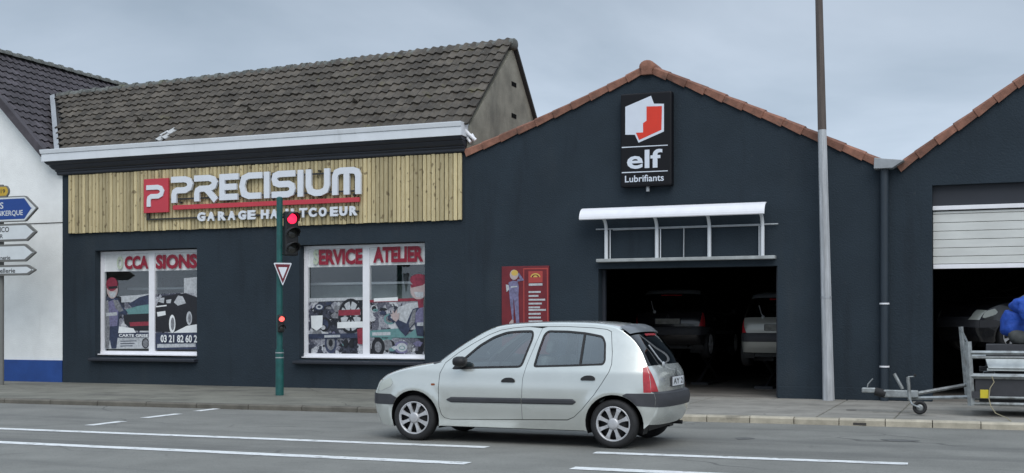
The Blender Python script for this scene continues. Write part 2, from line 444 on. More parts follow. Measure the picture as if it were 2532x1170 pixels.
class MB:
    def __init__(s):
        s.v, s.f, s.m, s.sm = [], [], [], []
    def add(s, verts, faces, mi=0, smooth=False):
        b = len(s.v)
        s.v += [tuple(p) for p in verts]
        for f in faces:
            s.f.append(tuple(b + i for i in f)); s.m.append(mi); s.sm.append(smooth)
        return s
    def box(s, x0, x1, y0, y1, z0, z1, mi=0, T=None):
        v = [Vector((x, y, z)) for z in (z0, z1) for y in (y0, y1) for x in (x0, x1)]
        if T is not None: v = [T @ p for p in v]
        return s.add(v, [(0, 2, 3, 1), (4, 5, 7, 6), (0, 1, 5, 4), (2, 6, 7, 3), (0, 4, 6, 2), (1, 3, 7, 5)], mi)
    def prism(s, poly, d0, d1, fn, mi=0):
        """poly: 2-D outline, fn(a, b, d) -> point; closed prism between d0 and d1"""
        n = len(poly)
        A = [fn(a, b, d0) for a, b in poly]; B = [fn(a, b, d1) for a, b in poly]
        fs = [tuple(range(n)), tuple(range(2 * n - 1, n - 1, -1))]
        fs += [(i, n + i, n + (i + 1) % n, (i + 1) % n) for i in range(n)]
        return s.add(A + B, fs, mi)
    def tube(s, pts, r, n=10, mi=0, cap=True, smooth=True):
        pts = [Vector(p) for p in pts]
        rs = r if isinstance(r, (list, tuple)) else [r] * len(pts)
        rings = []
        up = None
        for i, p in enumerate(pts):
            d = (pts[min(i + 1, len(pts) - 1)] - pts[max(i - 1, 0)]).normalized()
            if up is None:
                up = Vector((0, 0, 1)) if abs(d.z) < 0.9 else Vector((0, 1, 0))
            a = d.cross(up).normalized(); b = a.cross(d).normalized(); up = b
            rings.append([p + (a * math.cos(t) + b * math.sin(t)) * rs[i] for t in [2 * math.pi * k / n for k in range(n)]])
        v = [q for rg in rings for q in rg]
        fs = []
        for i in range(len(pts) - 1):
            for k in range(n):
                fs.append((i * n + k, i * n + (k + 1) % n, (i + 1) * n + (k + 1) % n, (i + 1) * n + k))
        s.add(v, fs, mi, smooth)
        if cap:
            s.add(rings[0], [tuple(range(n))], mi); s.add(rings[-1], [tuple(range(n - 1, -1, -1))], mi)
        return s
    def lathe(s, prof, n=32, T=None, mi=0, smooth=True, close=False):
        """prof: (radius, along axis); axis is local Y"""
        v = []
        for r, y in prof:
            for k in range(n):
                t = 2 * math.pi * k / n
                p = Vector((r * math.cos(t), y, r * math.sin(t)))
                v.append(T @ p if T is not None else p)
        fs = []
        m = len(prof)
        for i in range(m if close else m - 1):
            j = (i + 1) % m
            for k in range(n):
                fs.append((i * n + k, i * n + (k + 1) % n, j * n + (k + 1) % n, j * n + k))
        return s.add(v, fs, mi, smooth)
    def build(s, name, mats, parent=None, local=False, bevel=0.0, seg=2, flip=True):
        me = bpy.data.meshes.new(name)
        me.from_pydata(s.v, [], s.f)
        mats = mats if isinstance(mats, (list, tuple)) else [mats]
        for k in mats: me.materials.append(M(k) if isinstance(k, str) else k)
        me.polygons.foreach_set('material_index', s.m)
        me.polygons.foreach_set('use_smooth', s.sm)
        if flip:
            bm = bmesh.new(); bm.from_mesh(me)
            bmesh.ops.recalc_face_normals(bm, faces=bm.faces)
            bm.to_mesh(me); bm.free()
        me.update()
        o = bpy.data.objects.new(name, me)
        COL.objects.link(o)
        attach(o, parent, local)
        if bevel:
            md = o.modifiers.new('bevel', 'BEVEL'); md.width = bevel; md.segments = seg; md.limit_method = 'ANGLE'
        return o

def inst(src_mesh, name, parent, mx):
    o = bpy.data.objects.new(name, src_mesh)
    COL.objects.link(o)
    o.parent = parent
    if parent is not None and parent.type == 'EMPTY':
        o.matrix_parent_inverse = Matrix.Translation(parent.location).inverted()
    o.matrix_basis = mx
    return o

def in_poly(P, poly):
    x, z = P[:, 0], P[:, 1]
    r = np.zeros(len(P), bool)
    n = len(poly)
    j = n - 1
    for i in range(n):
        xi, zi = poly[i]; xj, zj = poly[j]
        if zi != zj:
            c = ((zi > z) != (zj > z)) & (x < (xj - xi) * (z - zi) / (zj - zi) + xi)
            r ^= c
        j = i
    return r

def cdt(outer, holes=(), spacing=None):
    loops = [list(outer)] + [list(h) for h in holes]
    pts, edges = [], []
    for lp in loops:
        if spacing:
            q = []
            for i in range(len(lp)):
                a, b = lp[i], lp[(i + 1) % len(lp)]
                k = max(1, int(math.hypot(b[0] - a[0], b[1] - a[1]) / spacing))
                q += [(a[0] + (b[0] - a[0]) * t / k, a[1] + (b[1] - a[1]) * t / k) for t in range(k)]
            lp = q
        b0 = len(pts)
        pts += lp
        edges += [(b0 + i, b0 + (i + 1) % len(lp)) for i in range(len(lp))]
    if spacing:
        xs = [p[0] for p in outer]; zs = [p[1] for p in outer]
        gx = np.arange(min(xs), max(xs), spacing); gz = np.arange(min(zs), max(zs), spacing)
        G = np.array([(a + (0.5 * spacing if k % 2 else 0), b) for k, b in enumerate(gz) for a in gx])
        if len(G):
            ok = in_poly(G, outer)
            for h in holes: ok &= ~in_poly(G, h)
            G = G[ok]
            B = np.array(pts)
            if len(G):
                d = np.min(np.hypot(G[:, None, 0] - B[None, :, 0], G[:, None, 1] - B[None, :, 1]), axis=1)
                G = G[d > spacing * 0.55]
                pts += [tuple(g) for g in G]
    ov, oe, of = delaunay_2d_cdt([Vector(p) for p in pts], edges, [], 0, 1e-5)[:3]
    V = [(p.x, p.y) for p in ov]
    if not of: return V, []
    cen = np.array([[sum(V[i][0] for i in f) / 3, sum(V[i][1] for i in f) / 3] for f in of])
    ok = in_poly(cen, outer)
    for h in holes: ok &= ~in_poly(cen, h)
    return V, [f for f, k in zip(of, ok) if k]

def wall_slab(mb, outer, holes, y0, y1, mi=0):
    V, Fs = cdt(outer, holes)
    mb.add([(x, y0, z) for x, z in V], Fs, mi)
    mb.add([(x, y1, z) for x, z in V], [tuple(reversed(f)) for f in Fs], mi)
    for lp in [outer] + list(holes):
        n = len(lp)
        mb.add([(x, y0, z) for x, z in lp] + [(x, y1, z) for x, z in lp],
               [(i, n + i, n + (i + 1) % n, (i + 1) % n) for i in range(n)], mi)
    return mb

def offset_poly(pts, d):
    n = len(pts)
    area = sum(pts[i][0] * pts[(i + 1) % n][1] - pts[(i + 1) % n][0] * pts[i][1] for i in range(n))
    sg = 1 if area > 0 else -1
    out = []
    for i in range(n):
        p0, p1, p2 = Vector(pts[i - 1]), Vector(pts[i]), Vector(pts[(i + 1) % n])
        a = (p1 - p0); b = (p2 - p1)
        if a.length < 1e-9 or b.length < 1e-9: out.append(tuple(p1)); continue
        a.normalize(); b.normalize()
        na = Vector((-a.y, a.x)) * sg; nb = Vector((-b.y, b.x)) * sg
        m = na + nb
        if m.length < 1e-6: m = na
        m.normalize()
        k = d / max(0.4, m.dot(na))
        out.append(tuple(p1 + m * k))
    return out

def round_poly(pts, r, seg=4):
    out = []
    n = len(pts)
    for i in range(n):
        p0, p1, p2 = Vector(pts[i - 1]), Vector(pts[i]), Vector(pts[(i + 1) % n])
        a, b = p0 - p1, p2 - p1
        k = min(r, a.length * 0.48, b.length * 0.48)
        A, B = p1 + a.normalized() * k, p1 + b.normalized() * k
        for j in range(seg + 1):
            t = j / seg
            out.append(tuple(A * (1 - t) ** 2 + p1 * 2 * t * (1 - t) + B * t * t))
    return out

def thick(path, w):
    """outline of a stroked 2-D path with mitred joins"""
    P = [Vector(p) for p in path]
    L, Rr = [], []
    for i, p in enumerate(P):
        a = (P[i] - P[i - 1]).normalized() if i else None
        b = (P[i + 1] - P[i]).normalized() if i < len(P) - 1 else None
        if a is None: a = b
        if b is None: b = a
        na, nb = Vector((-a.y, a.x)), Vector((-b.y, b.x))
        m = (na + nb).normalized()
        k = w / 2 / max(0.5, m.dot(na))
        L.append(tuple(p + m * k)); Rr.append(tuple(p - m * k))
    return L + Rr[::-1]

def text_mesh(txt, name='lettering', bold=0.0, extrude=0.0):
    c = bpy.data.curves.new('txt', 'FONT')
    c.body = txt
    c.size = 1.0
    c.offset = bold
    c.extrude = extrude
    c.resolution_u = 3
    o = bpy.data.objects.new('txt', c)
    COL.objects.link(o)
    dg = bpy.context.evaluated_depsgraph_get()
    me = bpy.data.meshes.new_from_object(o.evaluated_get(dg))
    bpy.data.objects.remove(o); bpy.data.curves.remove(c)
    me.name = name
    return me

def lettering(txt, x0, x1, z0, z1, y, material, parent, name='lettering', bold=0.0, depth=0.004, local=False, slant=0.0):
    """flat or raised text stretched into the rectangle x0..x1, z0..z1 at plane y, facing -Y"""
    me = text_mesh(txt, name, bold, 0.5)
    vs_ = [v.co.copy() for v in me.vertices]
    ax, bx_ = min(v.x for v in vs_), max(v.x for v in vs_)
    az, bz = min(v.y for v in vs_), max(v.y for v in vs_)
    for v in me.vertices:
        u = (v.co.x - ax) / max(1e-6, bx_ - ax); w = (v.co.y - az) / max(1e-6, bz - az)
        v.co = Vector((x0 + (x1 - x0) * u + slant * w * (z1 - z0), y - depth * (v.co.z + 0.5), z0 + (z1 - z0) * w))
    me.materials.clear(); me.materials.append(M(material))
    me.update()
    o = bpy.data.objects.new(name, me)
    COL.objects.link(o)
    attach(o, parent, local)
    return o

class Print:
    """a printed sheet: flat coloured shapes stacked a fraction of a millimetre apart on a plane Y"""
    def __init__(s, Y):
        s.Y, s.k, s.mb, s.mats = Y, 0, MB(), []
    def mi(s, m):
        if m not in s.mats: s.mats.append(m)
        return s.mats.index(m)
    def poly(s, pts, m):
        s.k += 1
        y = s.Y - 0.0003 * s.k
        V, Fs = cdt(pts)
        s.mb.add([(x, y, z) for x, z in V], Fs, s.mi(m))
        return s
    def rect(s, x0, x1, z0, z1, m): return s.poly([(x0, z0), (x1, z0), (x1, z1), (x0, z1)], m)
    def oval(s, cx, cz, rx, rz, m, n=14, a0=0, a1=2 * math.pi):
        full = abs(a1 - a0) > 6.2
        return s.poly([(cx + rx * math.cos(a0 + (a1 - a0) * i / n), cz + rz * math.sin(a0 + (a1 - a0) * i / n)) for i in range(n if full else n + 1)], m)
    def px(s, pts, m):
        return s.poly([(at(x, y, s.Y).x, at(x, y, s.Y).z) for x, y in pts], m)
    def build(s, name, parent):
        return s.mb.build(name, s.mats, parent, flip=False)

# ================================================================== SETTING: ground, road, pavement
g = MB(); g.box(-260, 260, -200, 400, -0.6, -0.02)
tag(g.build('ground', 'asphalt'), kind='structure')

KA, KB = Vector((-16.68, 16.75)), Vector((0.27, 17.62))        # kerb line
def kerb_y(x): return KA.y + (KB.y - KA.y) * (x - KA.x) / (KB.x - KA.x)
WALL = 21.4
road = MB()
nx = 40
rv = []
for i in range(nx + 1):
    x = -60 + 100 * i / nx
    rv += [(x, -6, 0), (x, kerb_y(x) + 0.1, 0)]
road.add(rv, [(2 * i, 2 * i + 2, 2 * i + 3, 2 * i + 1) for i in range(nx)])
road = tag(road.build('road', 'asphalt', flip=False), kind='structure')

def marking(p0, p1, w, name='painted_line'):
    p0, p1 = Vector(p0), Vector(p1)
    d = (p1 - p0).normalized(); n = Vector((-d.y, d.x)) * w / 2
    L = (p1 - p0).length
    k = max(2, int(L / 0.35))
    mb = MB()
    a, b = [], []
    for i in range(k + 1):
        c = p0 + (p1 - p0) * i / k
        j = random.uniform(-0.006, 0.006)
        a.append((c.x + n.x * (1 + j * 3), c.y + n.y + j, 0.005)); b.append((c.x - n.x, c.y - n.y + j, 0.005))
    mb.add(a + b, [(i, i + 1, k + 1 + i + 1, k + 1 + i) for i in range(k)])
    return mb.build(name, 'paint_line', road, flip=False)
def gp(px, py): v = ground(px, py); return (v.x, v.y)
dA = 0.03
marking((-26, 12.30), gp(1205, 1107), 0.20)
marking(gp(1470, 1120), gp(2245, 1148), 0.20)
marking((-26, 10.98), (-5.05, 11.30), 0.22)
marking(gp(1415, 1158), (6.0, 11.55), 0.22)
marking((1.5, 13.0), (6.5, 13.12), 0.105)
for (x, y0, y1) in ((-11.86, 13.52, 14.28), (-12.03, 14.92, 15.80), (-12.16, 16.38, 17.0)):
    marking((x + 0.01, y0), (x - 0.03, y1), 0.16)

# pavement: base sheet from the kerb back to the walls, kerb stones, cast slabs in front of the garages
def pz(y, x): 
    k = (y - kerb_y(x)) / (WALL - kerb_y(x))
    return 0.092 + 0.028 * k
pv = MB()
P = []
N = 60
for i in range(N + 1):
    x = -60 + 100 * i / N
    P += [(x, kerb_y(x) + 0.14, 0.088), (x, WALL + 0.35, 0.116)]
pv.add(P, [(2 * i, 2 * i + 2, 2 * i + 3, 2 * i + 1) for i in range(N)])
pavement = tag(pv.build('pavement', 'asphalt_pavement', flip=False), kind='structure')

kerb_dir = Vector((1, (KB.y - KA.y) / (KB.x - KA.x), 0)).normalized()
kerb_rot = math.atan2(kerb_dir.y, kerb_dir.x)
def kerb_mesh(length, h, m):
    mb = MB()
    prof = [(0, -0.05), (0, h - 0.025), (0.02, h - 0.004), (0.045, h), (0.15, h + 0.001), (0.15, -0.05)]
    mb.prism(prof, 0.006, length - 0.006, lambda a, b, d: Vector((d, a, b)))
    me = mb.build('kerb_stone', m).data
    bpy.data.objects.remove(bpy.data.objects[me.name] if me.name in bpy.data.objects else [o for o in bpy.data.objects if o.data == me][0])
    return me
KM_R, KM_L = kerb_mesh(0.62, 0.094, 'kerb_beige'), kerb_mesh(1.0, 0.088, 'kerb_dark')
x = -4.6
while x < 9:
    inst(KM_R, 'kerb_stone', pavement, Matrix.Translation((x, kerb_y(x), random.uniform(-0.004, 0.004))) @ Matrix.Rotation(kerb_rot, 4, 'Z'))
    x += 0.62 * kerb_dir.x
x = -4.6 - 1.0 * kerb_dir.x
while x > -30:
    inst(KM_L, 'kerb_stone', pavement, Matrix.Translation((x, kerb_y(x), random.uniform(-0.003, 0.003))) @ Matrix.Rotation(kerb_rot, 4, 'Z'))
    x -= 1.0 * kerb_dir.x
def slab(xa, xb, xa2, xb2, ya_off=0.155):
    mb = MB()
    pts = [(xa, kerb_y(xa) + ya_off), (xb, kerb_y(xb) + ya_off), (xb2, WALL - 0.03), (xa2, WALL - 0.03)]
    top = [(x, y, pz(y, x) + 0.006) for x, y in pts]
    bot = [(x, y, 0.05) for x, y in pts]
    mb.add(top + bot, [(0, 1, 2, 3), (0, 4, 5, 1), (1, 5, 6, 2), (2, 6, 7, 3), (3, 7, 4, 0)])
    return mb.build('slab', 'concrete_slab', pavement, bevel=0.006, seg=1)
xs_f = [-7.4, -4.75, ground(2012, 1034, 0.1).x, ground(2205, 1040, 0.1).x, 0.9, 2.9, 5.0, 8.0]
for a, b in zip(xs_f, xs_f[1:]):
    slab(a + 0.012, b - 0.012, a + 0.012, b - 0.012)
# drain mouth in the kerb, small iron covers in the pavement and the road
dc = MB(); c = ground(2126, 1034, 0.1)
dc.box(c.x - 0.10, c.x + 0.10, kerb_y(c.x) - 0.004, kerb_y(c.x) + 0.03, 0.01, 0.045)
dc.build('drain_mouth', 'joint_dark', pavement)
for px, py, w, par in ((2105, 1015, 0.16, pavement),):
    c = ground(px, py, 0.105)
    d = MB(); d.lathe([(0.0, 0.0), (w * 0.5, 0.0), (w * 0.5, -0.03)], 16, Matrix.Translation((c.x, c.y, 0.112)) @ Matrix.Rotation(R(90), 4, 'X'))
    d.build('iron_cover', 'joint_dark', par)
for px, py, w in ((2225, 1090, 0.42), (1840, 1085, 0.22)):
    c = ground(px, py, 0.0)
    d = MB(); pts = [(c.x + w * 0.5 * math.cos(t) * (1 + 0.25 * math.sin(3 * t)), c.y + 0.16 * math.sin(t), 0.004) for t in [k * math.pi / 8 for k in range(16)]]
    d.add(pts, [tuple(range(16))]); d.build('tar_patch', 'tar', road, flip=False)

# ================================================================== tiles
def tile_mesh(w, gauge, m, name='tile'):
    mb = MB()
    L = gauge * 1.16
    prof = [(0.0, 0.014), (0.14, 0.031), (0.28, 0.036), (0.42, 0.026), (0.60, 0.006), (0.85, 0.0), (1.0, 0.010)]
    top = [(p[0] * w, -0.02, p[1] + 0.030) for p in prof] + [(p[0] * w, L - 0.02, p[1] * 0.9 - 0.006) for p in prof]
    n = len(prof)
    lip = [(p[0] * w, -0.012, p[1] - 0.012) for p in prof]
    v = top + lip
    fs = [(i, i + 1, n + i + 1, n + i) for i in range(n - 1)]
    fs += [(2 * n + i, 2 * n + i + 1, i + 1, i) for i in range(n - 1)]
    fs += [(0, n, 2 * n), (n - 1, 3 * n - 1, 2 * n - 1)]
    mb.add(v, fs)
    return mb, name, m

def mesh_only(mb, name, m, flip=True):
    o = mb.build(name, m, flip=flip)
    me = o.data
    bpy.data.objects.remove(o)
    return me

def lay_tiles(places, w, gauge, m, roof, limit=300):
    """places: list of 4x4 matrices"""
    mb, nm, mm = tile_mesh(w, gauge, m)
    me = mesh_only(mb, nm, mm, flip=False)
    cp = Vector((0, 0, CAM_H))
    places = sorted(places, key=lambda mx: (mx.translation - cp).length)
    for mx in places[:limit]:
        inst(me, 'tile', roof, mx)
    rest = places[limit:]
    if rest:
        big = MB()
        for mx in rest:
            big.add([mx @ Vector(p) for p in mb.v], mb.f)
        o = big.build('roof_tiles', m, roof, flip=False)
        o['kind'] = 'stuff'

# ================================================================== SHOP BUILDING (left, dark render, brown roof)
XL, XM, XR = -19.49, -9.62, -1.85          # left corner, joint to garage, joint to second garage
shop = thing('shop_building', 'dark rendered shop with brown tiled roof, white eaves gutter and two display windows', 'building', (-14.5, 22.5, 0.1))
REC = 21.62                                  # plane of the window frames
W1 = (-18.58, -15.87, 0.70, 3.04)
W2 = (-13.34, -10.49, 0.70, 3.035)
wall = MB()
wall_slab(wall, [(XL, 0.0), (XM, 0.0), (XM, 5.05), (XL, 5.05)],
          [[(a, c), (b, c), (b, d), (a, d)] for a, b, c, d in (W1, W2)], WALL, WALL + 0.42)
wall.build('wall', 'wall_anthracite', shop)
mb = MB()
mb.add([(XL + 0.01, 21.83, 0.0), (XL + 0.01, 26, 0.0), (XL + 0.01, 26, 5.0), (XL + 0.01, 21.83, 5.0)], [(0, 1, 2, 3)])
mb.add([(XL, 26, 0.0), (XM, 26, 0.0), (XM, 26, 5.0), (XL, 26, 5.0)], [(0, 1, 2, 3)])
mb.add([(XM - 0.01, 21.83, 0.0), (XM - 0.01, 26, 0.0), (XM - 0.01, 26, 5.0), (XM - 0.01, 21.83, 5.0)], [(0, 1, 2, 3)])
mb.add([(XL, 21.83, 4.95), (XM, 21.83, 4.95), (XM, 26, 4.95), (XL, 26, 4.95)], [(0, 1, 2, 3)])
mb.add([(XL, 21.83, 3.3), (XM, 21.83, 3.3), (XM, 25, 3.3), (XL, 25, 3.3)], [(0, 1, 2, 3)])
mb.add([(XL, 21.83, 0.13), (XM, 21.83, 0.13), (XM, 26, 0.13), (XL, 26, 0.13)], [(0, 1, 2, 3)])
mb.add([(XL, 24.6, 0.13), (XM, 24.6, 0.13), (XM, 24.6, 3.3), (XL, 24.6, 3.3)], [(0, 1, 2, 3)])
mb.build('showroom', 'room_wall', shop, flip=False)
for (xa, xb, ya, za) in ((-13.7, -10.95, 22.10, 2.24), (-18.6, -16.2, 22.5, 2.2)):
    mb = MB(); mb.box(xa, xb, ya, ya + 0.30, za, za + 0.045)
    mb.build('shelf', 'white_pvc', shop)
mb = MB(); mb.box(-13.8, -10.6, 22.42, 22.45, 0.6, 2.23); mb.build('display_board', 'display_pale', shop)
for (xa, xb, ya, za, zb) in ((-13.8, -11.0, 22.42, 2.30, 3.2), (-18.3, -17.2, 23.3, 1.4, 2.5), (-17.0, -15.9, 23.5, 1.2, 2.1), (-16.9, -16.0, 22.6, 2.26, 2.42)):
    mb = MB(); mb.box(xa, xb, ya + .05, ya + 0.3, za, zb)
    mb.build('rack', 'interior_dark', shop)

# cornice: stepped dark mouldings with a mitred left end, white gutter fascia above
def moulding(prof, xl0, xr0, name, m, mitre=1.0, bev=0.006):
    """prof: (forward distance from wall, z); the left end is mitred"""
    mb = MB()
    n = len(prof)
    A = [Vector((xl0 - f * mitre, WALL - f, z)) for f, z in prof]
    B = [Vector((xr0, WALL - f, z)) for f, z in prof]
    mb.add(A + B, [(i, n + i, n + (i + 1) % n, (i + 1) % n) for i in range(n)] + [tuple(range(n)), tuple(range(2 * n - 1, n - 1, -1))])
    return mb.build(name, m, shop, bevel=bev)
moulding([(-0.05, 4.735), (0.07, 4.735), (0.09, 4.76), (0.09, 4.80), (0.12, 4.83), (0.12, 4.85), (-0.05, 4.85)], XL, XM + 0.02, 'cornice_moulding', 'trim_anthracite')
moulding([(-0.05, 4.853), (0.13, 4.853), (0.16, 4.875), (0.20, 4.93), (0.21, 4.95), (-0.05, 4.95)], XL, XM + 0.03, 'cornice_moulding', 'trim_anthracite')
moulding([(-0.05, 4.953), (0.22, 4.953), (0.25, 4.98), (0.28, 5.025), (-0.05, 5.025)], XL, XM + 0.03, 'cornice_moulding', 'trim_anthracite')
moulding([(-0.05, 5.028), (0.30, 5.028), (0.30, 5.19), (0.285, 5.195), (0.315, 5.20), (0.33, 5.275), (0.33, 5.292), (-0.05, 5.292)], XL, XM + 0.05, 'gutter_fascia', 'white_gutter', 1.1, 0.004)
mb = MB()   # end of the gutter with its outlet pipe
mb.tube([(XM + 0.02, 21.55, 5.15), (XM + 0.10, 21.5, 5.06), (XM + 0.16, 21.45, 4.98)], 0.04, 8)
mb.tube([(XM + 0.0, 21.30, 5.20), (XM + 0.09, 21.36, 5.08), (XM + 0.22, 21.40, 4.96)], 0.035, 8)
mb.tube([(XM + 0.12, 21.38, 4.92), (XM + 0.05, 21.40, 5.0), (XM + 0.05, 21.42, 5.12)], 0.03, 8)
mb.build('gutter_outlet', 'white_pvc', shop)

# roof
SLOPE = 0.91
e0 = Vector((0, 21.25, 5.27))
ang = math.atan(SLOPE)
RL, RRt = Vector((-21.36, 23.1, 6.93)), Vector((-9.50, 23.6, 7.30))      # ridge ends
VE = Vector((-19.52, 21.25, 5.27))                                         # valley foot
def plane_z(y): return 5.27 + SLOPE * (y - 21.25)
mb = MB()
roofpts = [VE + Vector((0, 0, -0.03)), Vector((-9.5, 21.25, 5.24)), Vector((RRt.x, RRt.y, plane_z(RRt.y) - 0.03)), Vector((RL.x, RL.y, plane_z(RL.y) - 0.03))]
mb.add(roofpts, [(0, 1, 2, 3)])
back = [Vector((RL.x, RL.y, plane_z(RL.y) - 0.03)), Vector((RRt.x, RRt.y, plane_z(RRt.y) - 0.03)), Vector((-9.5, 25.1, 5.55)), Vector((-21.4, 25.1, 5.4))]
mb.add(back, [(0, 1, 2, 3)])
roof = mb.build('roof', 'roof_dark', shop, flip=False)
cols = 64
tw = (-9.50 + 21.5) / cols
rows = 11
places = []
for ci in range(cols):
    xc = -21.5 + tw * ci
    k = (xc + tw / 2 - RL.x) / (RRt.x - RL.x)
    ytop = RL.y + (RRt.y - RL.y) * k
    L = (ytop - 21.25) / math.cos(ang)
    gg = L / rows
    for r in range(rows):
        u = gg * r
        y = 21.25 + u * math.cos(ang); z = 5.27 + u * math.sin(ang)
        vx = VE.x + (RL.x - VE.x) * (y - VE.y) / (RL.y - VE.y)
        if xc < vx + 0.02: continue
        if xc + tw * 0.5 < -19.4 and y < 21.4: continue
        mx = Matrix.Translation((xc, y, z)) @ Matrix.Rotation(ang, 4, 'X') @ Matrix.Rotation(R(random.gauss(0, 0.8)), 4, 'Z') @ Matrix.Rotation(R(random.gauss(0, 0.7)), 4, 'Y') @ Matrix.Diagonal((1.01, gg / 0.25, 1, 1))
        mx.translation += Vector((0, random.gauss(0, 0.006), random.gauss(0, 0.005)))
        places.append(mx)
lay_tiles(places, tw, 0.25, 'tile_brown', roof)
# pale glass tiles just above the gutter, small vents
for (px, py) in ((398, 340), (415, 333), (388, 350), (403, 345)):
    v = at(px, py, 21.25)
    for _ in range(6):
        yy = 21.25 + (v.z - 5.27) / SLOPE; v = at(px, py, yy)
    mb, nm, mm = tile_mesh(tw * 0.8, 0.20, 'tile_pale')
    inst(mesh_only(mb, 'glass_tile', 'tile_pale', False), 'glass_tile', roof, Matrix.Translation(v + Vector((0, -0.02, 0.015))) @ Matrix.Rotation(ang, 4, 'X') @ Matrix.Rotation(R(-14), 4, 'Z'))
for (px, py) in ((348, 300), (620, 275), (880, 255)):
    v = at(px, py, 21.25)
    for _ in range(8):
        yy = 21.25 + (v.z - 5.27) / SLOPE; v = at(px, py, yy)
    mb = MB(); mb.add([(-0.07, -0.02, 0.05), (0.07, -0.02, 0.05), (0, -0.02, 0.15), (0, 0.16, 0.05)], [(0, 1, 2), (0, 2, 3), (1, 3, 2)])
    inst(mesh_only(mb, 'vent_tile', 'tile_brown'), 'vent_tile', roof, Matrix.Translation(v) @ Matrix.Rotation(ang, 4, 'X'))
# ridge tiles
def ridge(p0, p1, n, r, m, parent, nm='ridge_tile'):
    d = (p1 - p0); L = d.length / n; d.normalize()
    q = d.to_track_quat('X', 'Z').to_matrix().to_4x4()
    mb = MB()
    k = 7
    for (xa, xb, ra, rb) in ((0, L * 0.82, r * 0.92, r * 0.96), (L * 0.80, L * 1.04, r * 1.12, r * 1.16)):
        A = [(xa, ra * math.cos(math.pi * i / (k - 1)), ra * math.sin(math.pi * i / (k - 1)) - 0.03) for i in range(k)]
        B = [(xb, rb * math.cos(math.pi * i / (k - 1)), rb * math.sin(math.pi * i / (k - 1)) - 0.03) for i in range(k)]
        mb.add(A + B, [(i, i + 1, k + i + 1, k + i) for i in range(k - 1)], smooth=True)
        mb.add(B, [tuple(range(k))]); mb.add(A, [tuple(range(k - 1, -1, -1))])
    me = mesh_only(mb, nm, m)
    for i in range(n):
        inst(me, nm, parent, Matrix.Translation(p0 + d * L * i + Vector((0, 0, random.uniform(-0.006, 0.008)))) @ q)
ridge(RL + Vector((0.2, 0, -0.0)), RRt + Vector((0.02, 0, 0.0)), 31, 0.115, 'ridge_grey', roof)
mb = MB()   # rounded cap at the gable end of the ridge
mb.lathe([(0.0, 0.03), (0.09, 0.02), (0.125, -0.02), (0.125, -0.12)], 14, Matrix.Translation(RRt + Vector((0.05, 0, -0.02))) @ Matrix.Rotation(R(-90), 4, 'Z'))
mb.build('ridge_end', 'ridge_grey', roof)
# zinc valley gutter between the two roofs
mb = MB()
a, b = VE + Vector((0.0, 0, 0.03)), RL + Vector((0, 0, 0.05))
off = Vector((0.07, 0, 0.015))
mb.add([a - off, a + off, b + off, b - off], [(0, 1, 2, 3)])
mb.build('valley_gutter', 'zinc', roof, flip=False)
# gable wall above the garage roof, with two small vents
mb = MB()
gp_ = [(21.42, 3.6), (21.42, 5.25), (23.6, 7.20), (24.95, 5.75), (25.1, 3.6)]
mb.prism(gp_, -9.62, -9.50 - 0.02, lambda a, b, d: Vector((d, a, b)))
mb.build('gable_wall', 'gable_render', shop)
for (px, py) in ((1271, 209), (1271, 287)):
    u = (px - CXP) / FPX; t = -9.515 / (u * C_ - S_)
    y, z = t * (u * S_ + C_), CAM_H - t * (py - HYP) / FPX
    mb = MB(); mb.box(-9.55, -9.512, y - 0.13, y + 0.13, z - 0.045, z + 0.045)
    mb.build('vent_shade', 'void_black', shop)  # raised black block; the shade inside a vent is painted as its colour
mb = MB()
va, vb_ = Vector((-9.50, 23.62, 7.27)), Vector((-9.50, 25.0, 5.75))
d = (vb_ - va).normalized(); nrm = Vector((0, -d.z, d.y)) * -1
mb.add([va + Vector((-0.3, 0, 0.02)), va + Vector((0.06, 0, 0.02)), vb_ + Vector((0.06, 0, 0.02)), vb_ + Vector((-0.3, 0, 0.02)),
        va + Vector((-0.3, 0, -0.05)), va + Vector((0.06, 0, -0.05)), vb_ + Vector((0.06, 0, -0.05)), vb_ + Vector((-0.3, 0, -0.05))],
       [(0, 1, 2, 3), (4, 7, 6, 5), (1, 5, 6, 2), (0, 4, 5, 1), (3, 2, 6, 7)])
mb.build('verge_board', 'roof_dark', shop)

# windows
def window(xa, xb, za, zb, xm, name='window'):
    """white frame with a mullion; returns the frame object (a part) that carries panes and films"""
    fr = MB()
    y0, y1 = REC - 0.04, REC + 0.05
    fw = 0.085
    fr.box(xa, xa + fw, y0, y1, za + 0.09, zb - 0.06)
    fr.box(xb - fw, xb, y0, y1, za + 0.09, zb - 0.06)
    fr.box(xa, xb, y0 - 0.002, y1, zb - 0.06, zb)
    fr.box(xa - 0.0, xb, y0 - 0.01, y1, za, za + 0.09)
    fr.box(xm - 0.075, xm + 0.075, y0 - 0.001, y1, za + 0.09, zb - 0.06)
    fr.box(xa - 0.0, xb, y0 - 0.10, y0 - 0.01, za - 0.0, za + 0.025)
    f = fr.build(name, 'white_pvc', shop)
    for a, b in ((xa + fw, xm - 0.075), (xm + 0.075, xb - fw)):
        p = MB(); p.box(a, b, REC - 0.004, REC + 0.004, za + 0.09, zb - 0.06)
        p.build('pane', 'window_glass', f)
    return f
F1 = window(W1[0], W1[1], 0.735, 3.02, (at(372, 700, REC).x + at(384, 700, REC).x) / 2)
F2 = window(W2[0], W2[1], 0.725, 3.02, (at(900, 700, REC).x + at(915, 700, REC).x) / 2)
for W in (W1, W2):
    sl = MB()
    sl.prism([(21.60, 0.70), (21.60, 0.62), (21.29, 0.60), (21.27, 0.615), (21.27, 0.665)], W[0] - 0.09, W[1] + 0.02, lambda a, b, d: Vector((d, a, b)))
    sl.build('window_sill', 'trim_anthracite', shop, bevel=0.008)

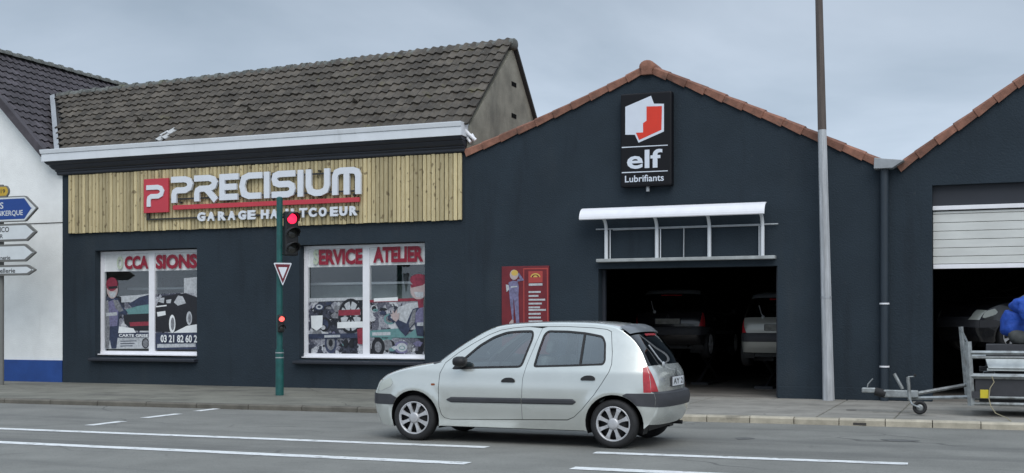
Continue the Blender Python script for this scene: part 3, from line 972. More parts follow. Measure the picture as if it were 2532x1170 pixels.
FY = REC - 0.006      # printed vinyl stuck on the outside of the glass
def panes(W, xm): return (W[0] + 0.085, xm - 0.075), (xm + 0.075, W[1] - 0.085)
xm1 = (at(372, 700, REC).x + at(384, 700, REC).x) / 2
xm2 = (at(900, 700, REC).x + at(915, 700, REC).x) / 2
(p1a, p1b), (p1c, p1d) = panes(W1, xm1)
(p2a, p2b), (p2c, p2d) = panes(W2, xm2)

# --- left window, left pane
pr = Print(FY)
pr.rect(p1a, p1b, 2.58, 2.958, 'film_white')
def q(x, y): v = at(x, y, FY); return (v.x, v.z)
# photo of parked used cars
pr.px([(262, 733), (371, 733), (371, 822), (262, 822)], 'film_photo')
pr.px([(300, 732), (340, 730), (371, 726), (371, 745), (300, 748)], 'film_pale')
pr.px([(318, 752), (345, 735), (371, 728), (371, 760), (330, 764)], 'film_navy')
pr.px([(310, 766), (340, 757), (371, 752), (371, 776), (318, 778)], 'film_teal')
pr.px([(305, 778), (371, 775), (371, 818), (330, 818), (308, 800)], 'film_black')
pr.px([(320, 797), (371, 795), (371, 805), (322, 807)], 'film_red')
pr.px([(285, 806), (330, 812), (338, 826), (285, 826)], 'film_white')
pr.px([(290, 824), (371, 822), (371, 834), (290, 836)], 'film_navy')
pr.px([(262, 836), (371, 834), (371, 862), (262, 863)], 'film_pale')
pr.oval(*q(360, 849), 0.10, 0.115, 'film_black'); pr.oval(*q(360, 849), 0.075, 0.09, 'film_grey')
for k in range(3): pr.px([(298, 843 + 6 * k), (338 - 5 * k, 842 + 6 * k), (338 - 5 * k, 844 + 6 * k), (298, 845 + 6 * k)], 'film_navy')
# printed mechanic in overalls with a red cap (plain figure)
pr.px([(263, 742), (275, 732), (292, 738), (303, 758), (316, 772), (312, 780), (296, 775), (294, 812), (288, 862), (276, 862), (272, 840), (266, 862), (262, 862), (262, 742)], 'film_navy')
pr.px([(264, 748), (284, 740), (294, 756), (290, 806), (264, 808)], 'film_purple')
pr.oval(*q(278, 715), 0.155, 0.215, 'film_skin')
pr.oval(*q(277, 703), 0.16, 0.155, 'film_cap')
pr.px([(268, 709), (290, 707), (291, 713), (270, 715)], 'film_black')
pr.px([(280, 742), (292, 742), (300, 757), (306, 768), (296, 772), (286, 762)], 'film_grey')
pr.px([(262, 744), (268, 742), (272, 806), (270, 862), (262, 862)], 'film_grey')
pr.px([(270, 722), (288, 722), (284, 735), (274, 735)], 'film_pale')
pr.px([(263, 774), (290, 772), (290, 780), (263, 782)], 'film_pale')
pr.build('window_film', F1)
lettering('CCA', at(311, 640, FY).x, p1b - 0.005, at(340, 666, FY).z, at(340, 633, FY).z, FY - 0.040, 'film_crimson', F1, 'film_lettering', 0.05, 0.001)
lettering('O', at(292, 640, FY).x, at(307, 640, FY).x, at(300, 667, FY).z, at(300, 634, FY).z, FY - 0.040, 'film_faded', F1, 'film_lettering', 0.05, 0.001)
lettering('CARTE GRISE', at(297, 640, FY).x, p1b - 0.01, at(297, 833, FY).z, at(297, 826, FY).z, FY - 0.040, 'film_white', F1, 'film_lettering', 0.03, 0.001)
# --- left window, right pane
pr = Print(FY)
pr.rect(p1c, p1d, 2.58, 2.958, 'film_white')
pr.px([(384, 728), (500, 722), (500, 824), (384, 824)], 'film_photo')
pr.px([(455, 688), (500, 684), (500, 724), (455, 725)], 'film_pale')
pr.px([(384, 765), (392, 742), (402, 732), (425, 730), (436, 727), (460, 725), (500, 740), (500, 800), (470, 808), (440, 822), (384, 820)], 'film_black')
pr.px([(430, 748), (440, 731), (452, 733), (460, 750), (440, 756)], 'film_pale')
pr.px([(391, 746), (397, 737), (407, 736), (405, 750)], 'film_pale')
pr.px([(411, 742), (424, 740), (422, 750), (412, 750)], 'film_pale')
pr.px([(386, 757), (412, 754), (412, 757), (386, 760)], 'film_white')
pr.px([(388, 772), (409, 769), (410, 779), (390, 783)], 'film_white')
pr.oval(*q(426, 801), 0.085, 0.20, 'film_white'); pr.oval(*q(427, 801), 0.05, 0.14, 'film_grey')
pr.oval(*q(468, 787), 0.075, 0.15, 'film_pale'); pr.oval(*q(469, 787), 0.04, 0.10, 'film_grey')
pr.px([(430, 822), (462, 806), (500, 800), (500, 824), (430, 824)], 'film_white')
pr.px([(384, 824), (500, 822), (500, 864), (384, 865)], 'film_navy')
pr.px([(389, 851), (484, 849), (484, 858), (389, 860)], 'film_pale')
pr.build('window_film', F1)
lettering('SIONS', at(388, 640, FY).x, at(490, 640, FY).x, at(440, 665, FY).z, at(440, 629, FY).z, FY - 0.040, 'film_crimson', F1, 'film_lettering', 0.05, 0.001)
lettering('03 21 82 60 2', at(400, 840, FY).x, at(490, 840, FY).x, at(440, 847, FY).z, at(440, 828, FY).z, FY - 0.040, 'film_white', F1, 'film_lettering', 0.03, 0.001)
# --- right window, left pane: collage of car parts
rnd = random.Random(5)
def collage(pr, x0, x1, z0, z1, n):
    w, h = x1 - x0, z1 - z0
    pal = ['film_black', 'film_grey', 'film_pale', 'film_navy', 'film_grey', 'film_pale', 'film_navy', 'film_black', 'film_purple', 'film_black', 'film_teal']
    for i in range(n):
        big = 1.0 - 0.6 * i / n
        r = rnd.uniform(0.07, 0.20) * big
        rx = min(r * rnd.uniform(0.6, 1.5), w * 0.4); rz = min(r * rnd.uniform(0.5, 1.2), h * 0.4)
        cx, cz = rnd.uniform(x0 + rx, x1 - rx), rnd.uniform(z0 + rz, z1 - rz)
        m = rnd.choice(pal)
        if rnd.random() < 0.45:
            pr.oval(cx, cz, rx, rz, m)
            if rnd.random() < 0.8: pr.oval(cx, cz, rx * 0.7, rz * 0.7, rnd.choice(pal))
            if rnd.random() < 0.5: pr.oval(cx, cz, rx * 0.35, rz * 0.35, rnd.choice(pal))
        else:
            a = rnd.uniform(0, 3.14); k_n = rnd.choice((4, 5, 6))
            pts = [(cx + rx * rnd.uniform(0.5, 1) * math.cos(a + k * 6.2832 / k_n), cz + rz * rnd.uniform(0.5, 1) * math.sin(a + k * 6.2832 / k_n)) for k in range(k_n)]
            pr.poly(pts, m)
pr = Print(FY)
pr.rect(p2a, p2b, 2.585, 2.958, 'film_white')
zt, zb_ = at(800, 738, FY).z, at(800, 876, FY).z
pr.rect(p2a, p2b, zb_, zt, 'film_photo')
collage(pr, p2a, p2b, zb_, zt, 26)
pr.px([(764, 738), (899, 735), (899, 742), (764, 747)], 'film_pale')
c = q(868, 782)
pr.oval(c[0], c[1], 0.29, 0.36, 'film_black', 24); pr.oval(c[0], c[1], 0.235, 0.30, 'film_pale', 24)
for k in range(8):
    a = k * math.pi / 4
    pr.poly([(c[0] + 0.04 * math.cos(a + 1.3), c[1] + 0.04 * math.sin(a + 1.3)), (c[0] + 0.25 * math.cos(a - 0.12), c[1] + 0.31 * math.sin(a - 0.12)), (c[0] + 0.25 * math.cos(a + 0.12), c[1] + 0.31 * math.sin(a + 0.12)), (c[0] + 0.04 * math.cos(a - 1.3), c[1] + 0.04 * math.sin(a - 1.3))], 'film_black')
pr.px([(838, 767), (892, 765), (892, 779), (838, 781)], 'film_red')
pr.px([(770, 781), (799, 780), (798, 808), (784, 818), (771, 810)], 'film_white')
pr.px([(835, 797), (898, 795), (898, 810), (835, 812)], 'film_white')
pr.px([(764, 826), (899, 824), (899, 836), (764, 838)], 'film_navy')
pr.px([(803, 829), (842, 828), (842, 834), (803, 835)], 'film_pale')
pr.px([(884, 814), (899, 810), (899, 852), (886, 850)], 'film_red')
for k, (a, b) in enumerate(((856, 849), (870, 850))): pr.oval(*q(a, b), 0.06, 0.085, 'film_black')
pr.build('window_film', F2)
lettering('ERVICE', at(791, 640, FY).x, p2b - 0.005, at(845, 655, FY).z, at(845, 616, FY).z, FY - 0.040, 'film_crimson', F2, 'film_lettering', 0.05, 0.001)
lettering('S', at(777, 640, FY).x, at(790, 640, FY).x, at(783, 655, FY).z, at(783, 618, FY).z, FY - 0.040, 'film_faded', F2, 'film_lettering', 0.05, 0.001)
# --- right window, right pane
pr = Print(FY)
pr.rect(p2c, p2d, 2.60, 2.958, 'film_white')
pr.px([(915, 748), (1048, 745), (1048, 876), (915, 876)], 'film_photo')
pr.px([(984, 760), (1010, 750), (1048, 746), (1048, 815), (990, 815), (976, 790)], 'film_pale')
zt, zb_ = at(960, 745, FY).z, at(960, 876, FY).z
collage(pr, p2c, p2c + 0.62, zb_, zt, 16)
pr.px([(915, 742), (1048, 736), (1048, 744), (915, 748)], 'film_red')
pr.px([(925, 738), (984, 735), (984, 744), (925, 746)], 'film_white')
pr.px([(915, 818), (986, 812), (1005, 830), (1030, 812), (1048, 832), (1048, 836), (915, 834)], 'film_teal')
pr.px([(921, 822), (966, 821), (966, 829), (921, 830)], 'film_pale')
collage(pr, p2c, p2d, zb_, zb_ + 0.32, 14)
c = q(936, 858); pr.oval(c[0], c[1], 0.15, 0.19, 'film_black', 20); pr.oval(c[0], c[1], 0.08, 0.11, 'film_grey', 16)
pr.px([(1048, 752), (1036, 760), (1022, 764), (1014, 780), (1006, 800), (988, 792), (978, 780), (972, 786), (988, 815), (1004, 832), (1014, 815), (1026, 800), (1032, 830), (1048, 832)], 'film_navy')
pr.px([(1048, 756), (1036, 764), (1028, 776), (1028, 798), (1048, 798)], 'film_purple')
pr.px([(972, 790), (966, 776), (971, 777), (972, 766), (977, 775), (982, 764), (983, 777), (989, 772), (987, 788), (980, 796)], 'film_skin')
pr.oval(*q(1036, 716), 0.185, 0.20, 'film_skin', 18)
pr.oval(*q(1036, 692), 0.19, 0.115, 'film_cap', 18)
pr.px([(1016, 704), (1048, 698), (1048, 705), (1018, 712)], 'film_cap')
pr.px([(1033, 740), (1048, 740), (1048, 760), (1036, 762)], 'film_cap')
pr.px([(1032, 798), (1048, 797), (1048, 806), (1032, 806)], 'film_pale')
pr.px([(1024, 722), (1048, 722), (1048, 736), (1030, 735)], 'film_pale')
pr.px([(1022, 768), (1030, 764), (1026, 798), (1014, 812), (1012, 800)], 'film_grey')
pr.build('window_film', F2)
lettering('ATELIER', at(925, 640, FY).x, p2d - 0.03, at(980, 649, FY).z, at(980, 610, FY).z, FY - 0.040, 'film_crimson', F2, 'film_lettering', 0.05, 0.001)

# ================================================================== FASCIA SIGN of wooden slats with raised letters
fas = thing('shop_sign', 'long pale wood slat sign board with raised white PRECISIUM letters and red bar', 'sign', (-14.4, 21.36, 3.43))
bx = MB(); bx.box(-19.28, -9.67, 21.375, 21.397, 3.44, 4.715)
bx.build('backing_board', 'sign_side', fas)
ns = 102
sw = (19.28 - 9.67) / ns
sl = MB()
sl.prism([(0.007, 0.0), (sw - 0.007, 0.0), (sw - 0.007, -0.026), (sw - 0.020, -0.042), (0.020, -0.042), (0.007, -0.026)], 0, 1, lambda a, b, d: Vector((a, b, d)))
sme = mesh_only(sl, 'slat', 'slat_wood')
for i in range(ns):
    z0 = 3.432 + random.uniform(-0.008, 0.006); h = 4.722 - z0 + random.uniform(-0.004, 0.006)
    inst(sme, 'slat', fas, Matrix.Translation((-19.28 + i * sw, 21.375 + random.uniform(-0.006, 0.008), z0)) @ Matrix.Diagonal((1, random.uniform(0.85, 1.15), h, 1)))
SY = 21.25
def sx(px): return at(px, 460, SY).x
rs = MB(); rs.box(sx(355), sx(416), 21.25, 21.30, 3.805, 4.535)
rs.build('red_square', 'sign_red', fas, bevel=0.006)
bar = MB(); bar.box(sx(427), sx(888), 21.25, 21.30, 3.85, 3.945)
bar.build('red_bar', 'sign_red', fas, bevel=0.005)
cond = MB()
cond.box(sx(359), sx(366), 21.29, 21.325, 3.68, 3.80)
cond.box(sx(359), sx(884), 21.29, 21.325, 3.655, 3.685)
cond.build('cable_duct', 'sign_side', fas)
nu = MB()
for xx in (-16.2, -15.0, -13.9, -12.8, -12.0):
    nu.box(xx - 0.02, xx + 0.02, 21.26, 21.33, 3.98, 4.02)
    nu.box(xx - 0.02, xx + 0.02, 21.26, 21.33, 4.50, 4.53)
nu.box(sx(420), sx(888), 21.275, 21.30, 4.44, 4.475)
nu.box(sx(420), sx(888), 21.275, 21.30, 4.06, 4.095)
nu.build('letter_rail', 'sign_side', fas)
ST = 0.235
GL = {
 'P': (1.0, [[(-0.02, .885), (0.62, .885), (.80, .83), (.885, .69), (.83, .54), (.66, .46), (.26, .46), (.15, .40), (.115, .28), (.115, -.02)]]),
 'R': (1.0, [[(0.0, .885), (0.62, .885), (.80, .83), (.885, .70), (.83, .56), (.66, .48), (.26, .48), (.15, .42), (.115, .30), (.115, 0)], [(0.48, .48), (0.62, .36), (0.93, 0.0)]]),
 'E': (0.95, [[(1.0, .885), (.12, .885)], [(.115, 1.0), (.115, 0.0)], [(.12, .5), (.9, .5)], [(.12, .115), (0.96, .115)]]),
 'C': (0.95, [[(1.02, .885), (.42, .885), (.20, .80), (.115, .5), (.20, .20), (.42, .115), (.96, .115)]]),
 'I': (0.23, [[(.115, 1.0), (.115, 0.0)]]),
 'S': (1.0, [[(1.0, .885), (.30, .885), (.15, .83), (.115, .70), (.16, .56), (.32, .5), (.72, .5), (.85, .43), (.885, .30), (.84, .17), (.70, .115), (0.0, .115)]]),
 'U': (1.0, [[(.115, 1.0), (.115, .38), (.18, .2), (.38, .115), (.62, .115), (.82, .2), (.885, .38), (.885, 1.0)]]),
 'M': (1.15, [[(.115, 0), (.115, .68), (.18, .83), (.36, .885), (.90, .885), (1.06, .83), (1.12, .68), (1.12, 0)], [(.62, .885), (.62, 0)]]),
}
def raised(ch, x0, x1, z0, z1, y0, y1, parent, name, st=ST, m='sign_white'):
    wd, strokes = GL[ch]
    mb = MB()
    kx = (x1 - x0) / (wd + (0.0 if ch == 'I' else 0.02)); kz = z1 - z0
    for j, s_ in enumerate(strokes):
        P_ = [(a * kx, b * kz) for a, b in s_]
        o = thick(P_, st * kz)
        V, Fs = cdt(o)
        yy = y0 - 0.0015 * j
        mb.add([(x0 + a, yy, z0 + b) for a, b in V], Fs)
        n = len(o)
        mb.add([(x0 + a, yy, z0 + b) for a, b in o] + [(x0 + a, y1, z0 + b) for a, b in o], [(i, n + i, n + (i + 1) % n, (i + 1) % n) for i in range(n)], 1)
    return mb.build(name, [m, m], parent)
spans = [('P', 290, 452), ('R', 460, 640), ('E', 655, 790), ('C', 802, 965), ('I', 987, 1028), ('S', 1045, 1225), ('I', 1240, 1282), ('U', 1302, 1486), ('M', 1502, 1705)]
for ch, a, b in spans:
    raised(ch, sx(330 + a / 3.05), sx(330 + b / 3.05), 4.005, 4.55, SY - 0.02, SY + 0.035, fas, 'letter')
raised('P', sx(364), sx(408), 3.945, 4.40, SY - 0.022, SY - 0.002, fas, 'letter', 0.22)
gx = [489, 513, 540, 564, 590, 613, 0, 646, 669, 707, 741, 764, 789, 817, 840, 865]
for i, ch in enumerate('GARAGE HAUTCOEUR'):
    if ch == ' ': continue
    w_ = 19
    lettering(ch, at(gx[i], 530, 21.28).x, at(gx[i] + w_, 530, 21.28).x, 3.585, 3.775, 21.30, 'sign_white', fas, 'letter', 0.055, 0.04)

# ================================================================== NEIGHBOUR HOUSE (white, far left)
house = thing('house', 'white rendered gabled house with dark tiled roof and blue painted plinth', 'house', (-22.6, 24, 0.1))
HX = -22.6
mb = MB()
wall_slab(mb, [(-25.7, 0.0), (XL - 0.02, 0.0), (XL - 0.02, 4.85), (-19.9, 5.25), (HX, 7.85), (-25.3, 5.25), (-25.7, 4.85)], [], WALL + 0.02, WALL + 0.3)
mb.build('wall', 'wall_white', house)
mb = MB(); mb.box(-25.7, XL - 0.015, WALL - 0.004, WALL + 0.1, 0.0, at(60, 890, WALL).z)
mb.build('plinth', 'plinth_blue', house)
mb = MB(); mb.box(-25.7, XL - 0.015, WALL + 0.008, WALL + 0.1, 3.685, 3.70)
mb.build('render_joint', 'joint_dark', house)
mb = MB()
mb.add([(HX, 21.2, 7.97), (HX, 29, 7.97), (-19.83, 29, 5.2), (-19.83, 21.2, 5.2)], [(0, 1, 2, 3)])
mb.add([(HX, 21.2, 7.97), (HX, 29, 7.97), (-25.37, 29, 5.2), (-25.37, 21.2, 5.2)], [(0, 3, 2, 1)])
hroof = mb.build('roof', 'roof_dark', house, flip=False)
# tiles on the slope that faces the shop: local x runs along +Y, local y runs up the slope (-X)
sl_len = math.hypot(HX + 19.83, 7.97 - 5.2)
hrows = 15
hg = sl_len / hrows
eu = Vector((HX + 19.83, 0, 7.97 - 5.2)).normalized()
ex = Vector((0, 1, 0)); en = ex.cross(eu)
if en.z < 0: en = -en
B3 = Matrix((( ex.x, eu.x, en.x, 0), (ex.y, eu.y, en.y, 0), (ex.z, eu.z, en.z, 0), (0, 0, 0, 1)))
places = []
for r in range(hrows):
    for k in range(34):
        p = Vector((-19.83, 21.22 + 0.2 * k, 5.2)) + eu * hg * r
        if p.z + 0.25 < plane_z(min(p.y, 23.1)) - max(0, p.y - 23.1) * 0.6 and p.x > -21.6: continue
        if p.x > -20.2 and p.y > 22: continue
        places.append(Matrix.Translation(p + Vector((0, 0, random.uniform(-0.004, 0.004)))) @ B3 @ Matrix.Rotation(R(random.uniform(-0.6, 0.6)), 4, 'Z') @ Matrix.Diagonal((1.01, hg / 0.25, 1, 1)))
lay_tiles(places, 0.2, 0.25, 'tile_purple', hroof)
ridge(Vector((HX, 21.2, 8.02)), Vector((HX, 29, 8.02)), 22, 0.115, 'ridge_grey', hroof)
mb = MB()   # verge: dark tile edge over a white board
for sgn in (1, -1):
    a, b = Vector((HX, 0, 7.99)), Vector((HX + sgn * 2.80, 0, 5.22))
    for (dz0, dz1, y0, y1, mi) in ((0.075, -0.16, 21.16, 21.30, 0), (-0.16, -0.215, 21.30, 21.43, 1)):
        mb.add([Vector((p.x, y, p.z + dz)) for y in (y0, y1) for p, dz in ((a, dz0), (b, dz0), (b, dz1), (a, dz1))],
               [(0, 1, 2, 3), (7, 6, 5, 4), (0, 4, 5, 1), (2, 6, 7, 3), (1, 5, 6, 2), (0, 3, 7, 4)], mi)
mb.build('verge_board', ['tile_purple', 'wall_white'], house)

# ================================================================== GARAGE (centre, gable facade)
AP = Vector((-5.98, 0, 6.09))                # apex
gar = thing('garage_building', 'dark rendered gabled workshop with terracotta verge tiles and open black doorway', 'building', (-5.8, 22.5, 0.1))
D1 = (-6.92, -3.64, 0.0, 2.44)
GLx, GLz = XM + 0.06, 4.75
GRx, GRz = XR - 0.02, 4.14
def bow(x0, z0, x1, z1, s=0.05, n=6):
    return [(x0 + (x1 - x0) * t, z0 + (z1 - z0) * t - s * 4 * t * (1 - t)) for t in [i / n for i in range(n + 1)]]
left_line = bow(GLx, GLz, AP.x, AP.z, 0.05)
right_line = bow(AP.x, AP.z, GRx, GRz, -0.02)
outl = [(XM + 0.002, 0.0), (D1[0], 0.0), (D1[0], D1[3]), (D1[1], D1[3]), (D1[1], 0.0), (XR, 0.0), (XR, GRz - 0.02)] + right_line[::-1][0:-1] + left_line[::-1] + [(XM + 0.002, GLz - 0.01)]
mb = MB(); wall_slab(mb, outl, [], WALL - 0.012, WALL + 0.30)
mb.build('wall', 'wall_anthracite', gar)
for xa, xb in ((XM + 0.004, D1[0] - 0.002), (D1[1] + 0.002, XR - 0.004)):
    mb = MB(); mb.box(xa, xb, WALL - 0.022, WALL + 0.05, 0.0, 0.335); mb.build('plinth', 'wall_anthracite', gar, bevel=0.006)
# dark interior: side walls, back wall, ceiling, floor
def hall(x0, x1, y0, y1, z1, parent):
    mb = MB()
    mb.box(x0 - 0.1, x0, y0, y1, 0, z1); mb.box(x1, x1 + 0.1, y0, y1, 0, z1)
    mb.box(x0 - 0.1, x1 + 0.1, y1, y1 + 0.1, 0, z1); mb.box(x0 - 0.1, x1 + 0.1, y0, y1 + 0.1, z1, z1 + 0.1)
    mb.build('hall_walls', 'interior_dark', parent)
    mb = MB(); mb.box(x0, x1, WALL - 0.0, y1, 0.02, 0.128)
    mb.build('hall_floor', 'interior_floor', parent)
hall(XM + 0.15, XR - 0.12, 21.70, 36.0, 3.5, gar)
mb = MB()
for a, b in ((left_line[0], left_line[-1]), (right_line[0], right_line[-1])):
    mb.add([(a[0], 21.68, a[1] - 0.06), (b[0], 21.68, b[1] - 0.06), (b[0], 36, b[1] - 0.06), (a[0], 36, a[1] - 0.06)], [(0, 1, 2, 3)])
mb.build('roof', 'terracotta', gar, flip=False)
mb = MB(); mb.box(-6.915, -6.86, 21.62, 21.70, 0.13, 2.43); mb.box(-3.70, -3.645, 21.62, 21.70, 0.13, 2.43)
mb.build('door_jamb', 'trim_anthracite', gar)
mb = MB(); mb.box(D1[0] + 0.01, D1[1] - 0.01, WALL - 0.10, WALL + 0.06, 0.10, 0.134)
mb.build('threshold', 'interior_floor', gar)

def verge_tile_mesh(L, m='terracotta'):
    mb = MB()
    k = 6
    def sec(x, s):
        pts = [(-0.055 * s, -0.092 * s), (-0.060 * s, 0.01), (-0.03, 0.038 * s), (0.06, 0.052 * s), (0.20, 0.046 * s), (0.22, 0.0), (0.22, -0.03), (-0.03, -0.03), (-0.035, -0.092 * s)]
        return [(x, y, z) for y, z in pts]
    A, B = sec(-0.05, 1.24), sec(L, 0.92)
    n = len(A)
    mb.add(A + B, [(i, n + i, n + (i + 1) % n, (i + 1) % n) for i in range(n)] + [tuple(range(n)), tuple(range(2 * n - 1, n - 1, -1))])
    return mesh_only(mb, 'verge_tile', m)
def lay_verge(line, n, parent, ywall=WALL):
    """line runs from the low end up to the apex; each tile overlaps the one below"""
    pts = [Vector((a, 0, b)) for a, b in line]
    acc = [0]
    for a, b in zip(pts, pts[1:]): acc.append(acc[-1] + (b - a).length)
    Lt = acc[-1] / n
    me = verge_tile_mesh(Lt)
    for i in range(n):
        s0 = Lt * i
        j = max(k for k in range(len(acc) - 1) if acc[k] <= s0 + 1e-9)
        d = (pts[j + 1] - pts[j]).normalized()
        p = pts[j] + d * (s0 - acc[j])
        xax = d; yax = Vector((0, 1, 0)); zax = xax.cross(yax)
        if zax.z < 0:
            zax = -zax
        mx = Matrix(((xax.x, 0, zax.x, p.x), (xax.y, 1, zax.y, ywall), (xax.z, 0, zax.z, p.z + 0.015), (0, 0, 0, 1)))
        mx = mx @ Matrix.Rotation(R(random.uniform(-1.2, 1.2)), 4, 'Y')
        inst(me, 'verge_tile', parent, mx)
lay_verge(left_line, 10, gar)
lay_verge(right_line[::-1], 12, gar)
mb = MB()     # ridge end piece over the apex
mb.lathe([(0.0, -0.11), (0.10, -0.10), (0.128, -0.07), (0.128, 0.5), (0.0, 0.5)], 16, Matrix.Translation((AP.x, WALL, AP.z + 0.01)) @ Matrix.Diagonal((1.15, 1, 0.9, 1)))
mb.box(AP.x - 0.10, AP.x + 0.10, WALL - 0.10, WALL - 0.03, AP.z - 0.15, AP.z - 0.02)
mb.build('ridge_end', 'terracotta', gar, bevel=0.01)

# ================================================================== SECOND GARAGE (right)
gar2 = thing('garage_building', 'dark rendered workshop at the right edge with half-raised white roller shutter', 'building', (2.0, 22.5, 0.1))
D2 = (-1.083, 4.6, 0.0, 3.735)
G2x, G2z, A2x, A2z = -1.60, 4.07, 1.75, 6.40
outl = [(XR + 0.003, 0.0), (D2[0], 0.0), (D2[0], D2[3]), (D2[1], D2[3]), (D2[1], 0.0), (5.3, 0.0), (5.3, 4.05), (A2x, A2z), (G2x, G2z), (XR + 0.003, 4.12)]
mb = MB(); wall_slab(mb, outl, [], WALL, WALL + 0.28)
mb.build('wall', 'wall_anthracite', gar2)
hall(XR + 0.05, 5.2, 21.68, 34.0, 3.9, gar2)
lay_verge([(G2x, G2z + 0.01), (A2x, A2z + 0.01)], 11, gar2)
lay_verge([(5.3, 4.06), (A2x, A2z + 0.01)], 11, gar2)
mb = MB()
mb.add([(G2x, 21.67, G2z - .05), (A2x, 21.67, A2z - .05), (A2x, 34, A2z - .05), (G2x, 34, G2z - .05)], [(0, 1, 2, 3)])
mb.add([(5.3, 21.67, 4.0), (A2x, 21.67, A2z - .05), (A2x, 34, A2z - .05), (5.3, 34, 4.0)], [(0, 3, 2, 1)])
mb.build('roof', 'terracotta', gar2, flip=False)
# roller shutter
mb = MB(); mb.box(D2[0] + 0.002, D2[1] - 0.002, 21.52, 21.66, 3.385, 3.733)
mb.build('shutter_box', 'trim_anthracite', gar2)
sh = MB(); sh.box(D2[0] + 0.003, D2[1] - 0.003, 21.49, 21.60, 3.325, 3.395)
shut = sh.build('roller_shutter', 'white_pvc', gar2, bevel=0.006)
zs = [3.322, 3.265] + [3.265 - 0.141 * i for i in range(1, 7)]
zs = [3.31, 3.262, 3.118, 2.976, 2.834, 2.694, 2.553, 2.425]
for a, b in zip(zs, zs[1:]):
    mb = MB()
    mb.prism([(21.53, b + 0.006), (21.53, a - 0.012), (21.545, a - 0.003), (21.57, a - 0.003), (21.57, b + 0.002), (21.545, b + 0.002)], D2[0] + 0.01, D2[1] - 0.01, lambda p, q_, d: Vector((d, p, q_)))
    mb.build('shutter_slat', 'shutter', shut)
mb = MB(); mb.box(D2[0] + 0.01, D2[1] - 0.01, 21.515, 21.575, 2.345, 2.418)
mb.build('bottom_bar', 'white_pvc', shut, bevel=0.005)

# rainwater hopper and downpipe between the two garages
dp = thing('downpipe', 'dark downpipe under a zinc valley hopper between the two gables', 'downpipe', (-1.85, 21.3, 0.12))
DX = at(2187, 700, 21.32).x
mb = MB(); mb.tube([(DX, 21.31, 0.12), (DX, 21.31, 4.06)], 0.072, 14)
mb.build('pipe', 'pipe_paint', dp)
mb = MB()
h0 = [(-2.00, 21.16, 4.03), (-1.70, 21.16, 4.03), (-1.70, 21.42, 4.03), (-2.00, 21.42, 4.03)]
h1 = [(-1.99, 21.14, 4.21), (-1.51, 21.14, 4.15), (-1.51, 21.75, 4.15), (-1.99, 21.75, 4.21)]
mb.add(h0 + h1, [(3, 2, 1, 0), (0, 1, 5, 4), (1, 2, 6, 5), (2, 3, 7, 6), (3, 0, 4, 7), (4, 5, 6, 7)])
mb.build('hopper', 'zinc', dp, bevel=0.006)
for py in (751, 907):
    z = at(2187, py, 21.25).z
    mb = MB(); mb.tube([(DX, 21.31, z - 0.012), (DX, 21.31, z + 0.014)], 0.082, 14)
    mb.build('bracket', 'white_pvc', dp)

# ================================================================== ELF SIGN
elf = thing('wall_sign', 'black upright sign box with red and white logo and elf Lubrifiants lettering', 'sign', (-5.96, 21.3, 3.9))
mb = MB(); mb.box(-6.44, -5.485, 21.205, 21.385, 3.905, 5.60)
mb.build('sign_box', 'black_gloss', elf, bevel=0.03, seg=3)
k_ = 2.4379
def e(pts): return [(1380 + a / k_, 200 + b / k_) for a, b in pts]
for nm, yy, pts, m in (
        ('logo_sheet', 21.203, [(405, 157), (560, 90), (578, 138), (638, 138), (638, 305), (485, 373), (463, 325), (405, 325)], 'logo_white'),
        ('logo_emblem', 21.201, [(533, 155), (626, 152), (623, 295), (488, 357), (469, 313), (512, 311), (512, 255), (533, 240)], 'logo_red'),
        ('rule', 21.203, [(384, 399), (661, 385), (661, 390), (384, 405)], 'logo_white'),
        ('rule', 21.203, [(384, 551), (661, 540), (661, 545), (384, 557)], 'logo_white')):
    Print(yy).px(e(pts), m).build(nm, elf)
a, b = at(1380 + 415 / k_, 400, 21.2), at(1380 + 628 / k_, 400, 21.2)
lettering('elf', a.x, b.x, at(1600, 200 + 527 / k_, 21.2).z, at(1600, 200 + 414 / k_, 21.2).z, 21.2035, 'logo_white', elf, 'lettering', 0.022, 0.004)
a, b = at(1380 + 403 / k_, 400, 21.2), at(1380 + 637 / k_, 400, 21.2)
lettering('Lubrifiants', a.x, b.x, at(1600, 200 + 607 / k_, 21.2).z, at(1600, 200 + 566 / k_, 21.2).z, 21.2035, 'logo_white', elf, 'lettering', 0.012, 0.004)
mb = MB(); mb.tube([(-5.95, 21.30, 3.82), (-5.95, 21.30, 3.91)], 0.035, 10)
mb.build('spigot', 'zinc', elf)

# ================================================================== CANOPY FRAME over the door
can = thing('canopy_frame', 'white bare canopy frame with curved hood above the open workshop door', 'canopy', (-5.3, 21.3, 2.6))
mb = MB(); mb.box(-6.92, -3.66, 21.24, 21.40, 2.555, 2.615)
mb.build('ledge', 'ledge_grey', can, bevel=0.01)
posts = [-6.74, -5.785, -4.825, -3.885]
for xx in posts:
    mb = MB()
    mb.tube([(xx, 21.30, 2.61), (xx, 21.30, 3.12)], 0.036, 8)
    mb.tube([(xx, 21.30, 3.12), (xx, 21.285, 3.21), (xx, 21.24, 3.28), (xx, 21.17, 3.33), (xx, 21.05, 3.36)], 0.032, 8)
    mb.build('post', 'white_gutter', can)
mb = MB()
pf = []
for i in range(9):
    t = math.pi * 0.5 * i / 8
    pf.append((21.22 - 0.24 * math.sin(t), 3.33 + 0.215 * math.cos(t)))
outer_ = pf
inner_ = [(y + 0.012, z - 0.014) for y, z in pf][::-1]
X0, X1 = at(1432, 520, 20.99).x, at(1890, 510, 20.99).x
mb.prism(outer_ + inner_, X0, X1, lambda a, b, d: Vector((d, a, b)))
mb.build('curved_hood', 'white_pvc', can)
mb = MB()
mb.tube([(-6.95, 21.34, 3.165), (-3.62, 21.34, 3.165)], 0.014, 6)
